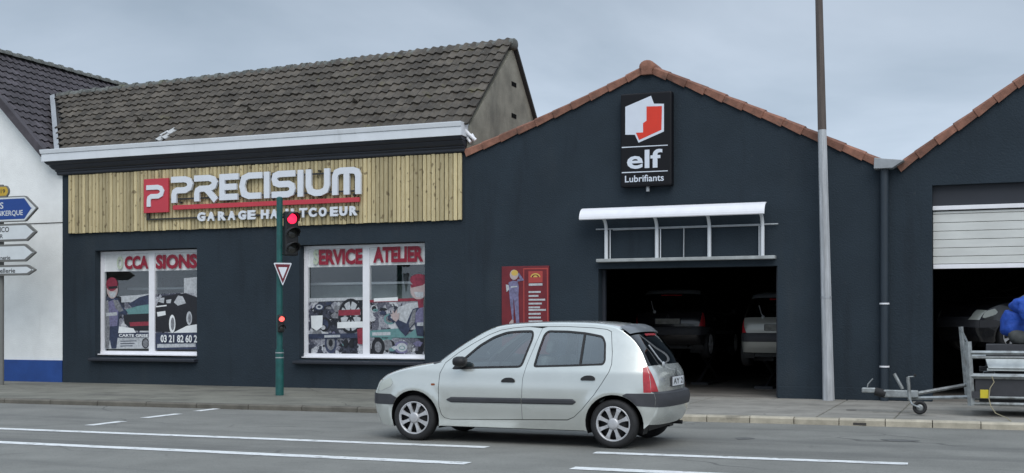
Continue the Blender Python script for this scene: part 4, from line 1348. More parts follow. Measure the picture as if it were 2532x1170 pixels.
mb.tube([(-6.62, 21.33, 3.145), (-3.9, 21.33, 3.15)], 0.010, 6)
mb.build('rail', 'zinc', can)
mb = MB(); mb.tube([(-5.30, 21.34, 2.61), (-5.295, 21.34, 3.165)], 0.012, 6)
mb.build('rod', 'zinc', can)
for xx in (-6.68, -5.73, -3.95):
    mb = MB(); mb.tube([(xx, 21.345, 2.61), (xx, 21.345, 3.15)], 0.012, 6)
    mb.build('rod', 'white_gutter', can)

# ================================================================== RED PANEL with printed mechanic
pan = thing('wall_panel', 'red price panel with a printed mechanic in overalls and white text lines', 'sign', (-8.36, 21.38, 0.9))
mb = MB(); mb.box(-8.84, -7.88, 21.355, 21.386, 0.85, 2.515)
mb.build('panel', 'panel_red', pan, bevel=0.004)
pr = Print(21.353)
k2 = 5.85
def w(pts): return [(1140 + a / k2, 630 + b / k2) for a, b in pts]
for s_ in ([(900, 195), (1258, 190), (1258, 210), (900, 212)], [(900, 212), (914, 212), (918, 1180), (904, 1180)], [(1240, 205), (1256, 205), (1266, 1180), (1250, 1180)]):
    pr.px(w(s_), 'film_orange')
pr.px(w([(975, 240), (1180, 235), (1180, 400), (975, 408)]), 'film_orange')
c = w([(1075, 325)])[0]; c = at(c[0], c[1], 21.35)
pr.oval(c.x, c.z, 0.10, 0.075, 'film_yellow', 14, 0, math.pi); pr.oval(c.x, c.z, 0.075, 0.05, 'panel_red', 14, 0, math.pi); pr.oval(c.x, c.z, 0.045, 0.035, 'film_yellow', 12, 0, math.pi)
pr.px(w([(980, 418), (1178, 412), (1178, 445), (980, 450)]), 'film_pale')
for yy, le in ((540, 175), (597, 142), (652, 240), (708, 192), (763, 165), (800, 250), (856, 175), (910, 178), (965, 200), (1020, 160), (1075, 230), (1130, 180)):
    pr.px(w([(978, yy - 13), (978 + le, yy - 15), (978 + le, yy + 11), (978, yy + 13)]), 'film_pale')
pr.px(w([(690, 400), (750, 375), (820, 385), (838, 460), (832, 580), (845, 1000), (800, 1005), (768, 660), (760, 640), (762, 950), (745, 955), (712, 700), (700, 560), (690, 500)]), 'film_purple')
pr.px(w([(815, 390), (915, 370), (840, 260), (812, 268), (852, 350), (812, 360)]), 'film_purple')
pr.px(w([(650, 430), (690, 440), (700, 500), (660, 540)]), 'film_pale')
pr.px(w([(720, 460), (815, 450), (815, 468), (720, 478)]), 'film_pale')
pr.px(w([(700, 980), (740, 935), (762, 950), (760, 990), (700, 1000)]), 'film_skin')
c = w([(768, 290)])[0]; c = at(c[0], c[1], 21.35)
pr.oval(c.x, c.z, 0.088, 0.098, 'film_skin', 16); pr.oval(c.x + 0.012, c.z + 0.035, 0.07, 0.055, 'film_yellow', 14)
pr.build('print', pan)

# ================================================================== LAMP POST
lp = thing('lamp_post', 'tall tapering lamp post, pale below and brown above, standing against the workshop wall', 'lamp post', (-2.77, 21.12, 0.11))
b0 = at(2049, 988, 21.13); t0 = at(2025, 0, 21.05)
ax_ = (t0 - b0)
def lp_at(k): return b0 + ax_ * k
sp = 0.675
mb = MB(); mb.tube([lp_at(-0.002), lp_at(0.10), lp_at(sp)], [0.099, 0.092, 0.072], 8, smooth=False)
mb.build('lower_shaft', 'lamp_concrete', lp)
mb = MB(); mb.tube([lp_at(sp), lp_at(1.08)], [0.0725, 0.060], 8, smooth=False)
mb.build('upper_shaft', 'lamp_brown', lp)
mb = MB(); p = lp_at(1.08); mb.tube([p + Vector((0, 0, -0.02)), p + Vector((0.0, -0.5, 0.25)), p + Vector((0.0, -1.2, 0.35))], 0.035, 8)
mb.build('arm', 'lamp_brown', lp)
mb = MB(); mb.box(p.x - 0.14, p.x + 0.14, p.y - 1.8, p.y - 1.1, p.z + 0.28, p.z + 0.40)
mb.build('lantern', 'zinc', lp, bevel=0.03)
mb = MB(); q0 = lp_at(0.253); mb.tube([q0, q0 + Vector((0, 0, 0.04))], 0.0905, 8, smooth=False)
mb.build('band', 'zinc', lp)

# ================================================================== TRAFFIC LIGHT
TX, TY = -12.40, 19.21
tl = thing('traffic_light', 'green traffic light post with lit red signal, small repeater and give way sign', 'traffic light', (TX, TY, 0.1))
mb = MB()
mb.tube([(TX, TY, 0.09), (TX, TY, 0.95)], 0.076, 14); mb.tube([(TX, TY, 0.95), (TX, TY, 3.75)], 0.058, 14)
mb.lathe([(0.0, 0.03), (0.04, 0.02), (0.06, 0.0)], 14, Matrix.Translation((TX, TY, 3.75)) @ Matrix.Rotation(R(90), 4, 'X'))
mb.build('post', 'pole_green', tl)
for z in (0.79, 0.88):
    mb = MB(); mb.tube([(TX, TY, z), (TX, TY, z + 0.018)], 0.080, 14); mb.build('band', 'zinc', tl)
fd = Vector((0.80, -0.60, 0)).normalized()                       # the heads look down the road
fr_ = Vector((-fd.y, fd.x, 0))
def frame_at(c): return Matrix(((fr_.x, -fd.x, 0, c.x), (fr_.y, -fd.y, 0, c.y), (0, 0, 1, c.z), (0, 0, 0, 1)))  # local -Y looks along fd
def head(c, w_, cell, n, lens_r, lit, depth, hood):
    T = frame_at(c)
    mb = MB(); H_ = cell * n
    mb.box(-w_ / 2, w_ / 2, -depth / 2, depth / 2, -H_ / 2, H_ / 2, T=T)
    hd = mb.build('signal_head', 'black_plastic', tl, bevel=0.025, seg=3)
    for i in range(n):
        zc = H_ / 2 - cell * (i + 0.5)
        L = T @ Matrix.Translation((0, -depth / 2, zc))
        mb = MB(); mb.lathe([(0.0, -0.018), (lens_r * 0.6, -0.012), (lens_r, 0.004), (lens_r, 0.02)], 20, L)
        mb.build('lens', lit if i == 0 else 'lens_dark', hd)
        mb = MB()
        k = 13
        A, B, A2, B2 = [], [], [], []
        for j in range(k):
            t = R(-18) + R(216) * j / (k - 1)
            rr = lens_r * 1.12
            ln = hood * (0.35 + 0.65 * max(0, math.sin(t)) ** 0.6)
            for rad, a_, b_ in ((rr, A, B), (rr + 0.008, A2, B2)):
                a_.append(L @ Vector((rad * math.cos(t), 0.0, rad * math.sin(t)))); b_.append(L @ Vector((rad * math.cos(t), -ln, rad * math.sin(t) - ln * 0.10)))
        n_ = k
        mb.add(A + B + A2 + B2, [(i_, i_ + 1, n_ + i_ + 1, n_ + i_) for i_ in range(k - 1)] + [(2 * n_ + i_, 3 * n_ + i_, 3 * n_ + i_ + 1, 2 * n_ + i_ + 1) for i_ in range(k - 1)] + [(n_ + i_, n_ + i_ + 1, 3 * n_ + i_ + 1, 3 * n_ + i_) for i_ in range(k - 1)], smooth=True)
        mb.build('visor', 'black_plastic', hd)
    return hd
hc = at(712, 582, TY - 0.05); hc.y = TY - 0.02
head(Vector((TX + 0.20, TY + 0.06, 3.09)), 0.25, 0.272, 3, 0.105, 'lens_red_lit', 0.14, 0.20)
head(Vector((TX + 0.075, TY - 0.075, 1.43)), 0.12, 0.165, 2, 0.055, 'lens_red_glow', 0.09, 0.06)
mb = MB()
for z in (2.72, 3.40): mb.tube([(TX, TY, z), (TX + 0.16, TY + 0.05, z)], 0.022, 8)
mb.tube([(TX, TY, 1.43), (TX + 0.06, TY - 0.05, 1.43)], 0.02, 8)
mb.build('bracket', 'black_plastic', tl)
# give way triangle
T = frame_at(Vector((TX + 0.10, TY - 0.085, 2.33)))
fwd = Matrix.Identity(4)
def tri(s): return [(-0.21 * s, 0.215 - 0.215 * (1 - s) * 0.6), (0.21 * s, 0.215 - 0.215 * (1 - s) * 0.6), (0, 0.215 - 0.215 * (1 - s) * 0.6 - 0.425 * s)]
Ty = Matrix.Translation((TX + 0.12, TY - 0.085, 2.33)) @ Matrix.Rotation(R(40), 4, 'Z') @ Matrix.Diagonal((0.80, 1, 1, 1))
mb = MB(); mb.prism(round_poly(tri(1.0), 0.03), -0.012, 0.012, lambda a, b, d: Ty @ Vector((a, d, b)))
ys = mb.build('give_way_sign', 'sign_white', tl)
mb = MB(); mb.prism(round_poly([(-0.175, 0.19), (0.175, 0.19), (0, -0.165)], 0.02), -0.016, -0.013, lambda a, b, d: Ty @ Vector((a, d, b))); mb.build('red_border', 'yield_red', ys)
mb = MB(); mb.prism(round_poly([(-0.105, 0.135), (0.105, 0.135), (0, -0.075)], 0.012), -0.020, -0.017, lambda a, b, d: Ty @ Vector((a, d, b))); mb.build('white_field', 'sign_white', ys)

# ================================================================== DIRECTION SIGN POST (left edge)
PX_, PY_ = at(4, 800, 20.15).x, 20.15
ds = thing('direction_sign', 'post with blue and white arrow direction signs beside the white house', 'road sign', (PX_, PY_, 0.1))
mb = MB(); mb.tube([(PX_, PY_, 0.09), (PX_, PY_, 4.42)], 0.052, 12); mb.build('post', 'arrow_back', ds)
def arrow(py0, py1, tip_px, tip_py, shoulder_px, m, rim, lines, letter):
    Yp = 20.02
    zt_, zb2 = at(0, py0, Yp).z, at(0, py1, Yp).z
    xs_, xt = at(shoulder_px, py0, Yp).x, at(tip_px, tip_py, Yp).x
    zm = (zt_ + zb2) / 2
    xl = PX_ - 1.25
    out = round_poly([(xl, zb2), (xs_, zb2), (xt, zm), (xs_, zt_), (xl, zt_)], 0.03, 3)
    mb = MB(); mb.prism(out, Yp, Yp + 0.055, lambda a, b, d: Vector((a, d, b)))
    pn = mb.build('arrow_panel', 'arrow_back', ds)
    mb = MB(); V, Fs = cdt(offset_poly(out, 0.022)); mb.add([(a, Yp - 0.003, b) for a, b in V], Fs); mb.build('rim', rim, pn)
    i2 = offset_poly(out, 0.055 if m == 'arrow_blue' else 0.045)
    if m == 'arrow_blue': i2 = [(min(a, xs_ + 0.30 * (xt - xs_) + (a - xs_) * 0.35) if a > xs_ else a, b) for a, b in i2]
    mb = MB(); V, Fs = cdt(i2); mb.add([(a, Yp - 0.006, b) for a, b in V], Fs); mb.build('face', m, pn)
    for txt, xr_px, a_py, b_py, wd in lines:
        xr_ = at(xr_px, a_py, Yp).x
        lettering(txt, xr_ - wd, xr_, at(20, b_py, Yp).z, at(20, a_py, Yp).z, Yp - 0.007, letter, pn, 'lettering', 0.012, 0.002)
arrow(487, 550, 92, 517, 62, 'arrow_blue', 'arrow_white', [('CALAIS', 9, 500, 516, 0.72), ('DUNKERQUE', 57, 521, 536, 0.92)], 'arrow_white')
arrow(554, 598, 90, 576, 66, 'arrow_white', 'arrow_back', [('ICO', 23, 561, 574, 0.25), ('R', 8, 579, 589, 0.08)], 'letter_black')
arrow(605, 648, 88, 628, 62, 'arrow_white', 'arrow_back', [('nerie', 26, 633, 642, 0.27)], 'letter_black')
arrow(656, 682, 88, 669, 68, 'arrow_white', 'arrow_back', [('ellerie', 38, 664, 675, 0.42)], 'letter_black')
mb = MB(); xp, Yp = at(1, 475, 20.03).x, 20.03
z0, z1 = at(1, 487, Yp).z, at(1, 460, Yp).z
o_ = round_poly([(xp - 0.28, z0), (xp + 0.17, z0), (xp + 0.23, (z0 + z1) / 2 - 0.04), (xp + 0.23, (z0 + z1) / 2 + 0.04), (xp + 0.17, z1), (xp - 0.28, z1)], 0.02, 2)
mb.prism(o_, Yp, Yp + 0.04, lambda a, b, d: Vector((a, d, b)))
ct = mb.build('road_number', 'arrow_back', ds)
mb = MB(); V, Fs = cdt(offset_poly(o_, 0.02)); mb.add([(a, Yp - 0.003, b) for a, b in V], Fs); mb.build('face', 'cartouche', ct)
lettering('D119', xp - 0.20, at(13, 475, Yp).x, z0 + 0.075, z1 - 0.075, Yp - 0.004, 'letter_black', ct, 'lettering', 0.01, 0.002)

# ================================================================== CARS
EC = [  # (E side edge x,z) (C centre-line x,z) roundness of the corner
 ((.26, .18), (.10, .20), .55), ((.19, .32), (.03, .33), .55), ((.165, .43), (.0, .44), .55), ((.17, .56), (.01, .57), .55),
 ((.195, .62), (.06, .62), .6), ((.25, .70), (.12, .715), .6), ((.36, .775), (.24, .80), .65), ((.55, .84), (.45, .875), .7),
 ((.80, .895), (.72, .935), .7), ((1.02, .935), (.92, .965), .7), ((1.12, .965), (.97, .975), .6), ((1.31, 1.11), (1.18, 1.13), .6),
 ((1.485, 1.225), (1.37, 1.255), .6), ((1.658, 1.325), (1.57, 1.36), .65), ((1.80, 1.38), (1.74, 1.415), .7), ((2.0, 1.408), (1.95, 1.442), .75),
 ((2.33, 1.425), (2.33, 1.460), .75), ((2.66, 1.427), (2.66, 1.464), .75), ((2.99, 1.415), (2.99, 1.455), .75), ((3.22, 1.38), (3.27, 1.425), .7),
 ((3.33, 1.335), (3.42, 1.385), .7), ((3.47, 1.235), (3.53, 1.255), .7), ((3.57, 1.11), (3.63, 1.115), .7), ((3.63, .99), (3.70, .995), .7),
 ((3.65, .94), (3.73, .952), .7), ((3.685, .85), (3.80, .86), .65), ((3.705, .75), (3.825, .75), .65), ((3.71, .655), (3.825, .65), .65),
 ((3.745, .635), (3.88, .63), .6), ((3.76, .56), (3.90, .56), .6), ((3.75, .48), (3.89, .48), .6), ((3.73, .37), (3.86, .37), .6), ((3.68, .28), (3.80, .27), .6)]
BREAKS = {3, 4, 9, 10, 20, 24, 27, 28}
def interp(tab, x):
    if x <= tab[0][0]: return tab[0][1]
    for i in range(len(tab) - 1):
        if x <= tab[i + 1][0]:
            a, b = tab[i], tab[i + 1]
            t = (x - a[0]) / (b[0] - a[0])
            s0 = (tab[i + 1][1] - tab[i - 1][1]) / (tab[i + 1][0] - tab[i - 1][0]) if i else (b[1] - a[1]) / (b[0] - a[0])
            s1 = (tab[i + 2][1] - a[1]) / (tab[i + 2][0] - a[0]) if i + 2 < len(tab) else (b[1] - a[1]) / (b[0] - a[0])
            h = b[0] - a[0]
            return (2 * t**3 - 3 * t**2 + 1) * a[1] + (t**3 - 2 * t**2 + t) * h * s0 + (-2 * t**3 + 3 * t**2) * b[1] + (t**3 - t**2) * h * s1
    return tab[-1][1]
GZ = [(.10, .745), (.20, .765), (.30, .785), (.45, .808), (.60, .815), (.72, .812), (.85, .792), (.93, .765), (1.05, .722), (1.2, .665), (1.32, .615), (1.45, .565)]
PXT = [(.05, .70), (.16, .78), (.25, .845), (.40, .915), (.60, .965), (.85, .99), (1.1, 1.0), (2.6, 1.0), (3.0, .99), (3.3, .965), (3.5, .935), (3.65, .895), (3.76, .85), (3.9, .78)]
def hw(x, z):
    v = interp(GZ, z) * interp(PXT, x)
    for cx in (.755, 3.285):     # slight flare round the wheel arches
        d = math.hypot(x - cx, z - .28)
        v += 0.012 * math.exp(-((d - .36) / .06) ** 2)
    return v
def cat(tab, s, k):
    i = min(int(s), len(tab) - 2); t = s - i
    p1, p2 = Vector(tab[i][k]), Vector(tab[i + 1][k])
    p0 = Vector(tab[i - 1][k]) if i > 0 and i not in BREAKS else p1 * 2 - p2
    p3 = Vector(tab[i + 2][k]) if i + 2 < len(tab) and (i + 1) not in BREAKS else p2 * 2 - p1
    return 0.5 * ((2 * p1) + (p2 - p0) * t + (2 * p0 - 5 * p1 + 4 * p2 - p3) * t * t + (3 * p1 - p0 - 3 * p2 + p3) * t**3)
def surf(s, v, off=0.0):
    """point on the body shell; s along the outline, v -1..1 across (|v|=1 is the side edge)"""
    E_ = cat(EC, s, 0); Cc = cat(EC, s, 1)
    i = min(int(s), len(EC) - 2); rd = EC[i][2] + (EC[i + 1][2] - EC[i][2]) * (s - i)
    y0 = hw(E_.x, E_.y)
    d = Cc - E_
    gx_ = (hw(E_.x + .01 * d.x, E_.y + .01 * d.y) - y0) / .01
    t = 1 - abs(v)
    P0 = Vector((E_.x, y0, E_.y)); P3 = Vector((Cc.x, 0, Cc.y))
    P1 = Vector((E_.x + d.x * .62, y0 + max(-.05, min(0.0, gx_ * .62)), E_.y + d.y * .62))
    P2 = Vector((Cc.x, y0 * rd, Cc.y))
    p = P0 * (1 - t)**3 + P1 * 3 * t * (1 - t)**2 + P2 * 3 * t * t * (1 - t) + P3 * t**3
    if v < 0: p.y = -p.y
    if off:
        e_ = 0.02
        s2 = min(s + e_, len(EC) - 1.001); s1 = max(s - e_, 0)
        du = surf(s2, v) - surf(s1, v)
        dv = surf(s, min(v + .01, 1)) - surf(s, max(v - .01, -1))
        n = dv.cross(du)
        if n.length > 1e-9:
            n.normalize()
            c_ = Vector((2.0, 0, .7))
            if n.dot(p - c_) < 0: n = -n
            p = p + n * off
    return p

# outline pieces in side view
E_side = []
for i in range(0, 32 * 4 + 1):
    q_ = cat(EC, min(i / 4, 31.999), 0); E_side.append((q_.x, q_.y))
def arc(cx, cz, r, a0, a1, n=18): return [(cx + r * math.cos(R(a0 + (a1 - a0) * i / n)), cz + r * math.sin(R(a0 + (a1 - a0) * i / n))) for i in range(n + 1)]
AF, AR_, RA = (.755, .28), (3.288, .278), .338
arch_f = arc(*AF, RA, 195, -15)      # left to right over the top
arch_r = arc(*AR_, RA, 195, -8)
SILL = .195
side_out = E_side + [(3.63, .235)] + arch_r[::-1][0:] + [(2.93, SILL), (1.11, SILL)] + arch_f[::-1] + [(.40, .165)]
MID = [(2.172, .302), (2.172, .45), (2.174, .58), (2.184, .787), (2.218, .94), (2.29, 1.17), (2.355, 1.375)]
DOOR_F = [(1.165, .955), (1.108, .83), (1.095, .643), (1.104, .43), (1.13, .335), (1.165, .295), (1.244, .278)] + MID + [(2.18, 1.392), (2.0, 1.378), (1.83, 1.35), (1.68, 1.292), (1.50, 1.192), (1.32, 1.078)]
DOOR_R = [(2.733, .316), (2.814, .350), (2.913, .438), (3.06, .608), (3.15, .744), (3.225, .87), (3.25, .96), (3.243, 1.10), (3.205, 1.335), (3.15, 1.36), (2.99, 1.378), (2.66, 1.393), (2.42, 1.392)] + MID[::-1]
WIN_F = round_poly([(1.255, .882), (1.42, 1.03), (1.576, 1.168), (1.746, 1.272), (1.905, 1.328), (2.05, 1.342), (2.245, 1.346), (2.255, 1.26), (2.155, .915), (1.6, .897)], .05, 3)
WIN_R = round_poly([(2.306, .920), (2.34, 1.11), (2.385, 1.30), (2.43, 1.345), (2.684, 1.341), (2.90, 1.322), (3.11, 1.284), (3.152, 1.21), (3.172, 1.0), (3.15, .955), (2.8, .938)], .035, 3)
STRIP_R = [(3.385, .602), (3.42, .628), (3.52, .635), (3.745, .635)] 

_panel_cache = {}
def panel(key, outer, holes, off, spacing):
    if key not in _panel_cache:
        V, Fs = cdt(outer, holes, spacing)
        _panel_cache[key] = ([(x, hw(x, z), z) for x, z in V], Fs)
    return _panel_cache[key]

def car(name, label, loc, rz, paint, glassm='car_glass', full=True, group=None, lamp='lamp_clear', plate='AY 2', platem='plate_white'):
    root = thing(name, label, 'car', loc, rz, group)
    def P(nm, key, outer, holes, off, sp, m, par=None, sides=(-1, 1)):
        V, Fs = panel(key, outer, holes, off, sp)
        for sg in sides:
            mb = MB()
            mb.add([(x, sg * (y + off), z) for x, y, z in V], Fs if sg < 0 else [tuple(reversed(f)) for f in Fs], 0, True)
            o = mb.build(nm, m, par or root, local=True, flip=False)
            nr = []
            for x, y, z in V:
                gx2 = (hw(x + .004, z) - hw(x - .004, z)) / .008; gz2 = (hw(x, z + .004) - hw(x, z - .004)) / .008
                nr.append(Vector((-gx2, sg, -gz2)).normalized())
            o.data.normals_split_custom_set_from_vertices(nr)
        return o
    def ST_(nm, s0, s1, va, vb, m, off=0.0, nS=None, nV=24, par=None):
        va = va if callable(va) else (lambda s, k=va: k)
        vb = vb if callable(vb) else (lambda s, k=vb: k)
        nS = nS or max(3, int((s1 - s0) * 5))
        V, Fs = [], []
        for i in range(nS + 1):
            s = min(s0 + (s1 - s0) * i / nS, len(EC) - 1.001)
            for j in range(nV + 1):
                # finer near the side edges
                t = j / nV
                v = va(s) + (vb(s) - va(s)) * t
                v = math.copysign(1 - (1 - abs(v)) ** 1.0, v)
                V.append(surf(s, v, off))
        for i in range(nS):
            for j in range(nV):
                a = i * (nV + 1) + j
                Fs.append((a, a + nV + 1, a + nV + 2, a + 1))
        mb = MB(); mb.add(V, Fs, 0, True)
        return mb.build(nm, m, par or root, local=True, flip=True)
    G = .004
    headl = round_poly([(.205, .605), (.24, .595), (.41, .655), (.45, .70), (.40, .762), (.28, .722), (.235, .685)], .02, 3)
    tail = [(3.612, .925), (3.63, .645), (3.712, .645), (3.707, .70), (3.70, .77), (3.685, .85), (3.652, .935)]
    # ---- body sides
    bumper_r_dark = [(3.395, .602), (3.46, .632), (3.745, .632), (3.762, .56), (3.752, .50), (3.568, .50)] 
    cut_r = [p for p in arch_r if p[0] > 3.40 and p[1] < .615]
    # doors share the line MID, so cut one joint opening for both of them
    both = DOOR_F[0:7] + [(2.172, .300), (2.733, .312)] + DOOR_R[1:13] + DOOR_F[14:]
    P('body_side', 'side', side_out, [offset_poly(both, -G)], 0, .045, paint)
    fd_ = P('front_door', 'doorF', offset_poly(DOOR_F, G * .6), [WIN_F], 0, .045, paint)
    rd_ = P('rear_door', 'doorR', offset_poly(DOOR_R, G * .6), [WIN_R], 0, .045, paint)
    P('gap_backing', 'inner', offset_poly(side_out, .03), [offset_poly(WIN_F, .0), offset_poly(WIN_R, .0), arc(*AF, RA + .05, 0, 360, 24)[:-1], arc(*AR_, RA + .05, 0, 360, 24)[:-1]] if False else [WIN_F, WIN_R], -.032, .06, 'car_seal')  # black sheet added behind the panels to block light through the door gaps
    # ---- windows
    P('window_seal', 'sealF', offset_poly(WIN_F, -.006), [offset_poly(WIN_F, .020)], .002, None, 'car_seal')
    P('window_seal', 'sealR', offset_poly(WIN_R, -.006), [offset_poly(WIN_R, .018)], .002, None, 'car_seal')
    P('side_window', 'glassF', offset_poly(WIN_F, .012), [], -.006, .08, glassm)
    P('side_window', 'glassR', offset_poly(WIN_R, .012), [], -.006, .08, glassm)
    P('window_divider', 'divR', [(2.862, .94), (2.892, .94), (2.905, 1.325), (2.878, 1.328)], [], .003, .05, 'car_seal')
    # ---- shell across the car
    ST_('front_bumper', 0, 2, -1, 1, paint)
    ST_('bumper_strip', 2, 3, -1, 1, 'car_trim', 0.006)
    ST_('grille', 3, 4, -.62, .62, 'car_trim')
    for a, b in ((-1, -.55), (.55, 1)): ST_('headlight', 3.05, 5.35, a, b, lamp, 0.001, nV=10)
    ST_('nose', 4, 5.4, -.55, .55, paint)
    ST_('bonnet', 5.4, 9, -1, 1, paint)
    ST_('cowl', 9, 10, -1, 1, 'car_trim')
    ST_('windscreen', 10, 13.8, lambda s: -.93, lambda s: .93, glassm)
    for a, b in ((-1, -.92), (.92, 1)): ST_('windscreen_pillar', 10, 13.8, a, b, paint, 0.001, nV=5)
    ST_('roof', 13.8, 20, -1, 1, paint)
    ST_('rear_window', 20.0, 24, -.94, .94, 'car_glass_dark')
    for a, b in ((-1, -.935), (.935, 1)): ST_('rear_pillar', 20, 24, a, b, paint, 0.001, nV=5)
    lampv = lambda s: 1 - .06 - .26 * max(0, min(1, (s - 24) / 3)) ** 1.3
    ST_('tailgate', 24, 27, lambda s: -lampv(s) + .004, lambda s: lampv(s) - .004, paint)
    for sg in (-1, 1):
        o = ST_('tail_lamp', 24, 27, (lambda s: -1) if sg < 0 else (lambda s: lampv(s)), (lambda s: -lampv(s)) if sg < 0 else (lambda s: 1), 'lamp_red', 0.006, nV=8)
    P('tail_lamp_side', 'tail', tail, [], .006, .03, 'lamp_red')
    ST_('bumper_top', 27, 28, -1, 1, 'car_trim')
    ST_('bumper_strip', 28, 30, -1, 1, 'car_trim', 0.006)
    ST_('rear_bumper', 30, 32, -1, 1, paint)
    strip_poly = [(3.375, .605), (3.46, .634), (3.745, .634), (3.76, .56), (3.751, .485), (3.565, .49)]
    strip_poly = [(3.395, .600 + .012), (3.44, .634), (3.745, .634), (3.76, .56), (3.751, .48)] + [p for p in arc(*AR_, RA + .002, 0, 90, 30) if .48 < p[1] < .60 and p[0] > 3.4]
    P('bumper_strip_side', 'bstripR', strip_poly, [], .007, .04, 'car_trim')
    fs_ = [(.165, .43), (.17, .56), (.40, .565), (.437, .48), (.425, .425)]
    fs_ = [(.167, .43), (.172, .56), (.41, .562)] + [p for p in arc(*AF, RA + .002, 180, 90, 30) if .425 < p[1] < .53][::-1]
    P('bumper_strip_side', 'bstripF', fs_, [], .007, .04, 'car_trim')
    P('headlight_side', 'headl', headl, [], .003, .03, lamp)
    # ---- side rubbing strips, handles, indicators
    for nm, x0, x1 in (('rubbing_strip', 1.21, 2.163), ('rubbing_strip', 2.18, 2.84)):
        for sg in (-1, 1):
            mb = MB(); N_ = 18
            V = []
            for i in range(N_ + 1):
                x = x0 + (x1 - x0) * i / N_
                rz_ = .034
                if x < 1.27: rz_ = .034 * math.sqrt(max(0.05, 1 - ((1.27 - x) / .062) ** 2))
                if x > 2.79: rz_ = .034 * math.sqrt(max(0.05, 1 - ((x - 2.79) / .052) ** 2))
                zc = .515 + .006 * (x - 1.2) 
                for dz, dy in ((-1, -.002), (-.9, .012), (-.5, .019), (.5, .019), (.9, .012), (1, -.002)):
                    z = zc + rz_ * dz
                    V.append((x, sg * (hw(x, z) + dy), z))
            fs2 = [(i * 6 + j, i * 6 + j + 1, (i + 1) * 6 + j + 1, (i + 1) * 6 + j) for i in range(N_) for j in range(5)]
            fs2 += [tuple(range(6)), tuple(range(N_ * 6 + 5, N_ * 6 - 1, -1))]
            mb.add(V, fs2, 0, False); mb.build(nm, 'car_trim', root, local=True)
    if full:
        for x0, zc in ((1.915, .757), (2.90, .797)):
            for sg in (-1, 1):
                mb = MB(); o2 = round_poly([(x0, zc - .022), (x0 + .17, zc - .022), (x0 + .172, zc + .012), (x0 + .13, zc + .036), (x0 + .05, zc + .034), (x0 + .005, zc + .005)], .03, 4)
                V, Fs = cdt(o2)
                mb.add([(x, sg * (hw(x, z) + .016), z) for x, z in V], Fs)
                n = len(o2)
                mb.add([(x, sg * (hw(x, z) + .016), z) for x, z in o2] + [(x, sg * (hw(x, z) - .004), z) for x, z in o2], [(i, n + i, n + (i + 1) % n, (i + 1) % n) for i in range(n)])
                mb.build('door_handle', 'car_seal', root, local=True)
        P('side_indicator', 'sind', round_poly([(.995, .682), (1.045, .682), (1.045, .706), (.995, .706)], .01, 3), [], .004, None, 'orange_lens')
        # mirrors
        for sg in (-1, 1):
            mb = MB()
            Tm = Matrix.Translation((1.405, sg * .875, .975))
            mb.lathe([(0.0, -.075), (.05, -.07), (.066, -.03), (.068, .03), (.056, .07), (0.0, .078)], 14, Tm @ Matrix.Rotation(R(90 * sg), 4, 'Z') @ Matrix.Rotation(R(0), 4, 'Y') @ Matrix.Diagonal((1.25, 1.0, .95, 1)))
            mb.tube([(1.38, sg * .73, .915), (1.40, sg * .83, .94)], .028, 8)
            mb.build('wing_mirror', 'car_seal', root, local=True)
            mb = MB(); V, Fs = cdt([(1.26, .885), (1.42, 1.02), (1.43, .89)]); mb.add([(x, sg * (hw(x, z) + .005), z) for x, z in V], Fs); mb.build('mirror_base', 'car_seal', root, local=True)
        # spoiler, wiper, badge, plate, exhaust
        ST_('spoiler', 19.45, 20.5, -.86, .86, 'spoiler_grey', 0.020)
        ST_('brake_light', 20.62, 20.8, -.20, .20, 'lamp_red', 0.012, nV=6)
        mb = MB(); mb.tube([surf(23.85, -.25, .02), surf(22.8, -.30, .02), surf(21.6, -.40, .02)], .009, 6)
        p_ = surf(23.9, -.25, .0); mb.lathe([(0.0, -.02), (.028, -.018), (.034, .0)], 12, Matrix.Translation(p_ + Vector((.02, 0, 0))) @ Matrix.Rotation(R(90), 4, 'Z'))
        mb.build('rear_wiper', 'zinc', root, local=True)
        mb = MB()
        c0 = surf(25.15, -.02, .012)
        dia = [(0, .062), (.042, 0), (0, -.062), (-.042, 0)]; inn = [(0, .032), (.02, 0), (0, -.032), (-.02, 0)]
        V, Fs = cdt(dia, [inn]); mb.add([(c0.x + .004 - .22 * b * .4, a, c0.z + b) for a, b in V], Fs); mb.build('badge', 'black_gloss', root, local=True, flip=False)
        mb = MB(); mb.box(3.828, 3.842, -.27, .27, .695, .815); pl = mb.build('number_plate', 'car_trim', root, local=True)
        mb = MB(); mb.box(3.8425, 3.845, -.255, .255, .702, .808); mb.build('plate_face', platem, pl)
        if plate:
            me = text_mesh(plate, 'lettering', 0.02, 0.0)
            xs2 = [v.co.x for v in me.vertices]; zs2 = [v.co.y for v in me.vertices]
            for v in me.vertices:
                u_ = (v.co.x - min(xs2)) / (max(xs2) - min(xs2)); w_ = (v.co.y - min(zs2)) / (max(zs2) - min(zs2))
                v.co = Vector((3.8462, -.22 + .44 * u_, .722 + .066 * w_))
            me.materials.clear(); me.materials.append(M('letter_black'))
            o = bpy.data.objects.new('lettering', me); COL.objects.link(o); o.parent = pl
        mb = MB(); mb.tube([(3.55, .38, .24), (3.80, .38, .235)], .024, 10); mb.build('exhaust_pipe', 'car_seal', root, local=True)
        mb = MB()
        for k in (-1, 1):
            mb.tube([surf(10.1, .25 * k, .02), surf(10.4, .1 * k, .02), surf(11.0, -.25 * k, .02)], .008, 6)
        mb.build('windscreen_wiper', 'car_seal', root, local=True)
